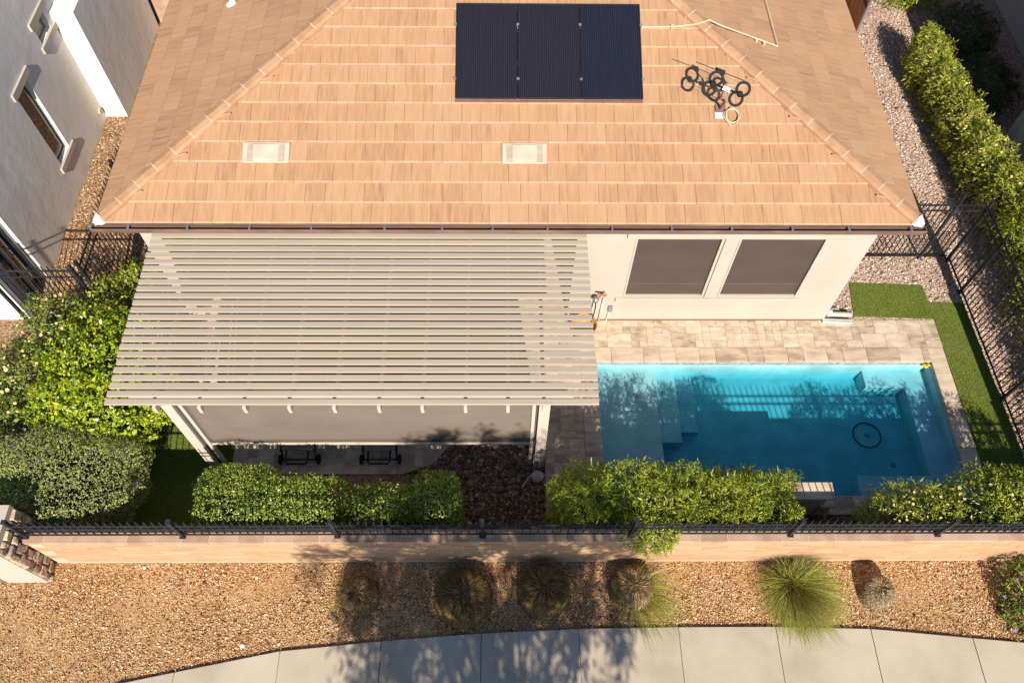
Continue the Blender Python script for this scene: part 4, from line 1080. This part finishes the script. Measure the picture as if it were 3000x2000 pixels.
# ------------------------------------------------------------------ planting
# front boxwood hedge behind the fence
shrub('boxwood_shrub', 'clipped boxwood hedge striped by fence shadow, nearest the turf', 'shrub', [(-4.12, 4.36, .74, .70, .52, .74, 4), (-3.45, 4.25, .74, .62, .42, .72, 6), (-2.95, 4.25, .74, .50, .42, .72, 6)], 60000, .028, .016, M['l_box'], 101, 'clipped hedge shrubs behind the fence', sprig=4, spread=.75, lo=.84, lumpy=.35)
shrub('boxwood_shrub', 'shaded clipped boxwood in the middle of the hedge', 'shrub', [(-1.92, 4.20, .72, .58, .40, .70, 3.6)], 16000, .036, .019, M['l_box'], 102, 'clipped hedge shrubs behind the fence', sprig=4, spread=.75, lo=.82, lumpy=.4)
shrub('boxwood_shrub', 'dark round shrub at hedge end beside the mulch', 'shrub', [(-1.05, 4.34, .75, .42, .46, .75, 2.8)], 14000, .036, .019, M['l_box'], 103, 'clipped hedge shrubs behind the fence', sprig=4, spread=.75, lo=.82, lumpy=.4)
# long lance-leaf hedge by the pool
shrub('lance_leaf_shrub', 'yellow green lance leaf shrub between paved strip and pool hedge', 'shrub', [(1.30, 4.28, .86, .48, .52, .90, 3)], 15000, .065, .013, M['l_lance_y'], 104, 'lance leaf hedge shrubs by the pool', sprig=9, spread=.42)
shrub('lance_leaf_shrub', 'dense lance leaf shrub spilling over the iron fence', 'shrub', [(2.35, 4.28, .88, .80, .55, .92, 4), (2.25, 3.72, 1.4, .42, .30, .32)], 36000, .060, .012, M['l_lance'], 105, 'lance leaf hedge shrubs by the pool', sprig=9, spread=.42)
shrub('lance_leaf_shrub', 'feathery lance leaf shrub touching the raised spillway wall', 'shrub', [(3.72, 4.26, .78, .92, .52, .84, 3.6)], 34000, .075, .011, M['l_lance'], 106, 'lance leaf hedge shrubs by the pool', sprig=9, spread=.40)
hb = [(6.60, 4.15, .75, .72, .42, .78, 3)]
t = shrub('hopbush', 'pale flowering hopbush beside the pool coping', 'shrub', hb, 15000, .058, .013, M['l_hop'], 107, 'hopbushes at the pool corner', sprig=8, spread=.45)
blossoms('blossom', hb, 200, .026, M['f_cream'], 207, t, 5, .5)
hb = [(7.85, 4.26, .78, .75, .55, .85, 3), (8.7, 4.3, .8, .6, .6, .85)]
t = shrub('hopbush', 'green hopbush in the corner below the turf strip', 'shrub', hb, 24000, .062, .013, M['l_lance'], 108, 'hopbushes at the pool corner', sprig=8, spread=.45)
blossoms('blossom', hb, 70, .03, M['f_cream'], 208, t, 5, .5)
# left garden
shrub('broadleaf_shrub', 'tall glossy bright green broadleaf bush against the pergola', 'shrub',
      [(-6.75, 6.75, 1.1, .95, 1.0, .95), (-6.5, 6.0, 1.1, .80, .62, .85), (-5.75, 6.15, 1.15, .45, .34, .48), (-7.2, 6.0, 1.0, .6, .6, .8)], 34000, .062, .034, M['l_broad'], 110, None, sprig=6, spread=.65)
t = shrub('sage_bush', 'large grey green sage bush beside the stone pillar', 'shrub', [(-7.02, 4.74, .82, 1.18, .95, .80, 2.6), (-8.0, 4.70, .85, .70, .85, .80)], 110000, .024, .013, M['l_sage'], 111, None, sprig=4, spread=.8, lo=.8, lumpy=.7)
blossoms('blossom', [(-7.02, 4.74, .82, 1.18, .95, .80, 2.6)], 40, .02, M['f_purple'], 211, t, 4, .5)
rb = [(-7.75, 7.35, .95, .65, .85, .90), (-8.05, 6.5, .95, .6, .7, .85), (-8.55, 5.95, .9, .7, .7, .8)]
t = shrub('rose_bush', 'loose rose bush dotted with cream flowers beside the grey house', 'shrub', rb, 24000, .050, .024, M['l_rose'], 112, None, sprig=6, spread=.6)
blossoms('blossom', rb, 230, .036, M['f_cream'], 212, t, 6, .6)
nbl = [(-7.05, 8.10, .80, .50, .55, .70), (-6.75, 8.55, .8, .35, .4, .65)]
t = shrub('nandina', 'feathery yellow green nandina under the roof corner', 'shrub', nbl, 8000, .060, .022, M['l_nand'], 113, None, sprig=7, spread=.5)
foliage('red_leaves', [(-6.95, 7.75, 1.15, .22, .22, .28)], 420, .06, .02, M['l_fire'], 114, t)
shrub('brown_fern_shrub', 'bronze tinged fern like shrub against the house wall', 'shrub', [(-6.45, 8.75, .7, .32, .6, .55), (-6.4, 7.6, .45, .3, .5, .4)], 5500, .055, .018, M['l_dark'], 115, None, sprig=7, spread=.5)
shrub('blue_shrub', 'blue grey shrub in shade between rose and sage', 'shrub', [(-7.9, 5.55, .55, .6, .45, .6)], 8000, .045, .022, M['l_blue'], 116, None, sprig=6)
shrub('yellow_shrub', 'yellow green shrub at the foot of the stone pillar', 'shrub', [(-8.55, 4.75, 1.0, .55, .75, .85)], 9000, .055, .026, M['l_nand'], 117, None, sprig=6)
# right hedge in the neighbour's yard
hg = [(10.05, 15.2, .62, .42, .75, .66), (10.15, 14.1, .58, .38, .75, .62), (10.20, 13.0, .62, .40, .75, .66), (10.28, 11.9, .66, .44, .75, .70), (10.38, 10.85, .80, .46, .70, .72)]
hl_ = ['hopbush hedge plant at far end, nearest the wood gate', 'second hopbush hedge plant from the wood gate', 'third hopbush hedge plant from the wood gate', 'fourth hopbush hedge plant from the wood gate, heavy with pale seed pods', 'hopbush hedge plant just behind the iron gate corner']
for k, b in enumerate(hg):
    t = shrub('hopbush', hl_[k], 'shrub', [b, (b[0] - .08, b[1] + .3, b[2] + .1, .30, .4, .55)], 9000, .080, .018, M['l_hop'], 120 + k, 'hopbush hedge beyond the side yard', sprig=8, spread=.45, zb=0.0)
    blossoms('blossom', [b], [60, 120, 170, 220, 120][k], .026, M['f_cream'], 220 + k, t, 5, .3)
t = shrub('lance_leaf_shrub', 'bright green shrub outside the side fence corner', 'shrub', [(10.45, 9.75, 1.0, .60, .65, .75), (10.6, 8.8, .9, .5, .7, .7)], 13000, .085, .018, M['l_lance'], 126, None, sprig=8, spread=.45)
for k, y in enumerate((8.3, 6.9, 5.5)):
    shrub('lance_leaf_shrub', ['leafy shrub outside the side fence near its corner post', 'leafy shrub outside the side fence midway along it', 'leafy shrub outside the side fence near the block wall'][k], 'shrub', [(10.50, y, .85, .70, .85, .85)], 7000, .085, .020, M['l_lance'], 150 + k, 'shrubs beyond the side fence', sprig=8, spread=.45)
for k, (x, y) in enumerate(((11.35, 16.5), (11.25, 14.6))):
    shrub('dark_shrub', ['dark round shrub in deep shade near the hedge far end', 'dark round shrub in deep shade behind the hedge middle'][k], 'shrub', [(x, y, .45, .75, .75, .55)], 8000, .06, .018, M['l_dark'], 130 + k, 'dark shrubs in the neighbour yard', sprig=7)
shrub('lance_leaf_shrub', 'sunlit shrub tip beyond the shaded passage by the wood gate', 'shrub', [(10.6, 18.3, .6, .9, .6, .7)], 6000, .08, .018, M['l_lance'], 133, None, sprig=8)
# purple ruellia by the walk
pb = [(8.38, 2.98, .62, .58, .55, .50), (8.18, 2.62, .55, .40, .35, .34), (8.9, 2.9, .7, .6, .6, .6)]
t = shrub('ruellia', 'leafy bush with small violet flowers beside the sidewalk', 'shrub', pb, 8000, .055, .020, M['l_rose'], 140, None, sprig=6, spread=.55, zb=OUT)
blossoms('blossom', pb, 75, .028, M['f_purple'], 240, t, 5, .5)

# ornamental grasses
def grass(label, x, y, r, hgt, mats, seed, lean=(0, 0)):
    t = thing('bunch_grass', label, 'grass clump', (x, y, OUT), 'bunch grasses along the block wall')
    for part, mat, m, kind_, sc_ in mats:
        g = np.random.default_rng(seed + len(part))
        a = g.uniform(0, 2 * math.pi, m); cz = g.uniform(.0, 1.0, m) ** (.75 if kind_ == 'dome' else 1.0); sn = np.sqrt(1 - cz * cz)
        dirh = np.column_stack((np.cos(a), np.sin(a)))
        L = sc_ * (g.uniform(.9, 1.04, m) if kind_ == 'dome' else g.uniform(.45, 1.1, m))
        br = (.55 * sn * r * g.uniform(.2, 1, m)) if kind_ == 'dome' else g.uniform(0, .16, m)
        base = np.column_stack((x + dirh[:, 0] * br, y + dirh[:, 1] * br, np.full(m, OUT - .01)))
        wv = unit(np.column_stack((-dirh[:, 1], dirh[:, 0], np.zeros(m))) + g.normal(0, .4, (m, 3)))
        rows_ = []; K = 4; j = g.normal(0, .05 if kind_ == 'dome' else .11, (m, 2))
        for k in range(K + 1):
            q = k / K
            if kind_ == 'dome':
                rad = (r * sn * L - br) * q; hh = hgt * (.25 + .75 * cz) * L * q
            else:
                rad = r * (.25 + .75 * sn) * L * (q * .75 + .35 * q * q); hh = hgt * L * (.30 + .70 * cz) * (1.75 * q - .95 * q * q * (1.15 - .5 * cz))
            p = base + np.column_stack((dirh[:, 0] * rad + (lean[0] + j[:, 0]) * q ** 2, dirh[:, 1] * rad + (lean[1] + j[:, 1]) * q ** 2, np.maximum(hh, .012 * (q > 0))))
            wd = .0036 * (1 - .3 * q) if kind_ == 'dome' else .0040 * (1 - .8 * q)
            rows_ += [p - wv * wd, p + wv * wd]
        V = np.stack(rows_, 1).reshape(-1, 3)
        F = np.concatenate([np.arange(m)[:, None] * (2 * K + 2) + np.array([[2 * k, 2 * k + 1, 2 * k + 3, 2 * k + 2]]) for k in range(K)])
        o = fast_mesh(part, V, F, mat, t); o['kind'] = 'stuff'
    return t
gb, gg_, gs_ = M['g_brown'], M['g_green'], M['g_straw']
M['thatch'] = pm('brown_thatch', [(.15, (.09, .05, .02)), (.5, (.17, .105, .045)), (.85, (.26, .17, .08))], 30, 8, .95, (70, 1.0, .02), (1, 1, .4), 0, .1)
def mound(t, x, y, r, h, seed, mats):
    """clipped dome of grass: a thatch body with a short fuzz of cut blades all over it"""
    g = random.Random(seed); n, m = 40, 12; mbm = MB(); ph = [g.uniform(0, 6.28) for _ in range(5)]
    def rad(a, q): return 1 + .035 * math.sin(3 * a + ph[0]) + .03 * math.sin(7 * a + ph[1] + 3 * q) + .02 * math.sin(15 * a + ph[2]) * math.sin(9 * q + ph[3])
    for i in range(m + 1):
        q = i / m * math.pi * .5
        for k in range(n):
            a = 2 * math.pi * k / n; e = math.cos(q) ** .42 * rad(a, q) if i < m else .02
            mbm.v.append((x + r * .95 * e * math.cos(a), y + r * .95 * e * math.sin(a), OUT - .02 + h * .95 * math.sin(q) ** .8 * (1 + .03 * math.sin(5 * a + ph[4]))))
    mbm.f = [(i * n + k, i * n + (k + 1) % n, (i + 1) * n + (k + 1) % n, (i + 1) * n + k) for i in range(m) for k in range(n)]
    mbm.build('thatch', M['thatch'], t, smooth=True)
    for part, mat, cnt in mats:
        gn = np.random.default_rng(seed + len(part)); a = gn.uniform(0, 2 * math.pi, cnt); q0 = np.arcsin(gn.uniform(.0, 1, cnt))
        rows_ = []
        dq = gn.uniform(.12, .38, cnt); lift = gn.uniform(.0, .045, cnt); da = gn.normal(0, .10, cnt)
        for k in range(3):
            q = np.maximum(q0 - dq * k / 2, -.02); aa = a + da * k / 2; e = np.cos(q) ** .42; up_ = 1.0 + lift * k
            P = np.column_stack((x + r * .97 * e * up_ * np.cos(aa), y + r * .97 * e * up_ * np.sin(aa), OUT + np.maximum(h * .97 * np.sign(q) * np.abs(np.sin(q)) ** .8, 0) * up_ + .004))
            w = np.column_stack((-np.sin(aa), np.cos(aa), np.zeros(cnt))) * (.0052 * (1 - .35 * k))
            rows_ += [P - w, P + w]
        V = np.stack(rows_, 1).reshape(-1, 3)
        F = np.concatenate([np.arange(cnt)[:, None] * 6 + np.array([[0, 1, 3, 2]]), np.arange(cnt)[:, None] * 6 + np.array([[2, 3, 5, 4]])])
        o = fast_mesh(part, V, F, mat, t); o['kind'] = 'stuff'
t = grass('small trimmed brown bunch grass farthest along from the green clump', -2.2, 3.0, .33, .40, [('green_blades', gg_, 200, 'arch', .95)], 301, (-.10, -.10))
mound(t, -2.2, 3.0, .29, .40, 301, [('dry_blades', gb, 6500), ('straw_tops', gs_, 900)])
t = grass('large trimmed dome of brown bunch grass in tree shade', -.60, 2.96, .45, .40, [], 302)
mound(t, -.60, 2.97, .44, .42, 302, [('dry_blades', gb, 12000)])
t = grass('dark round brown bunch grass in tree shade with sunlit rim', .67, 3.06, .45, .40, [], 303)
mound(t, .67, 3.06, .40, .45, 303, [('dry_blades', gb, 11000)])
t = grass('brown bunch grass with a green fringe on one side', 2.10, 3.08, .40, .40, [('green_blades', gg_, 900, 'arch', 1.25)], 304, (.22, -.24))
mound(t, 2.05, 3.10, .35, .40, 304, [('dry_blades', gb, 7500), ('straw_tops', gs_, 1700)])
grass('big lush green bunch grass spilling over the sidewalk', 4.60, 3.10, .52, .62, [('green_blades', gg_, 5200, 'arch', 1.0), ('dry_blades', gb, 1800, 'arch', .62), ('straw_tops', gs_, 450, 'arch', .95)], 305, (.10, -.20))
t = grass('small straw coloured trimmed bunch grass next to the green clump', 5.90, 3.03, .30, .42, [], 306)
mound(t, 5.90, 3.03, .255, .36, 306, [('straw_tops', gs_, 4200), ('dry_blades', gb, 4500)])

# street tree behind the viewpoint: its crown shades the walk, wall and patio
def tree(label, x, y, crowns, nleaf, seed, hgt):
    t = thing('street_tree', label, 'tree', (x, y, OUT))
    g = random.Random(seed); mbt = MB()
    mbt.tube([(x, y, OUT - .1), (x + .05, y, 1.5), (x - .03, y + .05, 2.6), (x + .02, y, hgt * .62)], [.15, .12, .10, .05], 10)
    for i in range(26):
        c = g.choice(crowns); z0_ = g.uniform(2.0, hgt * .55)
        e = Vector((c[0] + g.uniform(-.8, .8) * c[3], c[1] + g.uniform(-.8, .8) * c[4], c[2] + g.uniform(-.7, .8) * c[5]))
        st = Vector((x, y, z0_)); mid_ = (st + e) / 2 + Vector((0, 0, .25))
        mbt.tube([st, mid_, e], [.045, .028, .010], 6)
    mbt.build('trunk', M['bark'], t)
    gn = np.random.default_rng(seed)
    ncl = nleaf // 70; C = []
    w_ = np.array([c[3] * c[4] * c[5] for c in crowns]); w_ = w_ / w_.sum()
    for c, ww in zip(crowns, w_):
        m = int(ncl * ww) + 1; d = unit(gn.normal(0, 1, (m, 3))) * (gn.random((m, 1)) ** .38)
        C.append(d * np.array(c[3:6]) + np.array(c[:3]))
    C = np.concatenate(C); idx = np.repeat(np.arange(len(C)), 70)
    P = C[idx] + gn.normal(0, .11, (len(idx), 3)); la = unit(gn.normal(0, 1, (len(idx), 3)) + np.array([0, 0, -.3])); nr = unit(np.cross(la, gn.normal(0, 1, (len(idx), 3))))
    s_ = gn.uniform(.7, 1.3, len(idx)); v, F = leaf_quads(P, la, nr, .11 * s_, .042 * s_)
    fast_mesh('crown', v, F, M['l_tree'], t)
    return t
tree('leafy street tree standing across the sidewalk from the block wall', .65, -4.3,
     [(.55, -4.3, 5.6, 2.35, 2.0, 1.5), (-.9, -3.9, 6.6, 1.35, 1.3, 1.0), (1.75, -3.9, 6.9, 1.45, 1.3, 1.1), (.5, -3.8, 7.6, 1.2, 1.0, .8), (-.75, -2.45, 6.3, .95, .55, .6)], 31000, 401, 8.6)
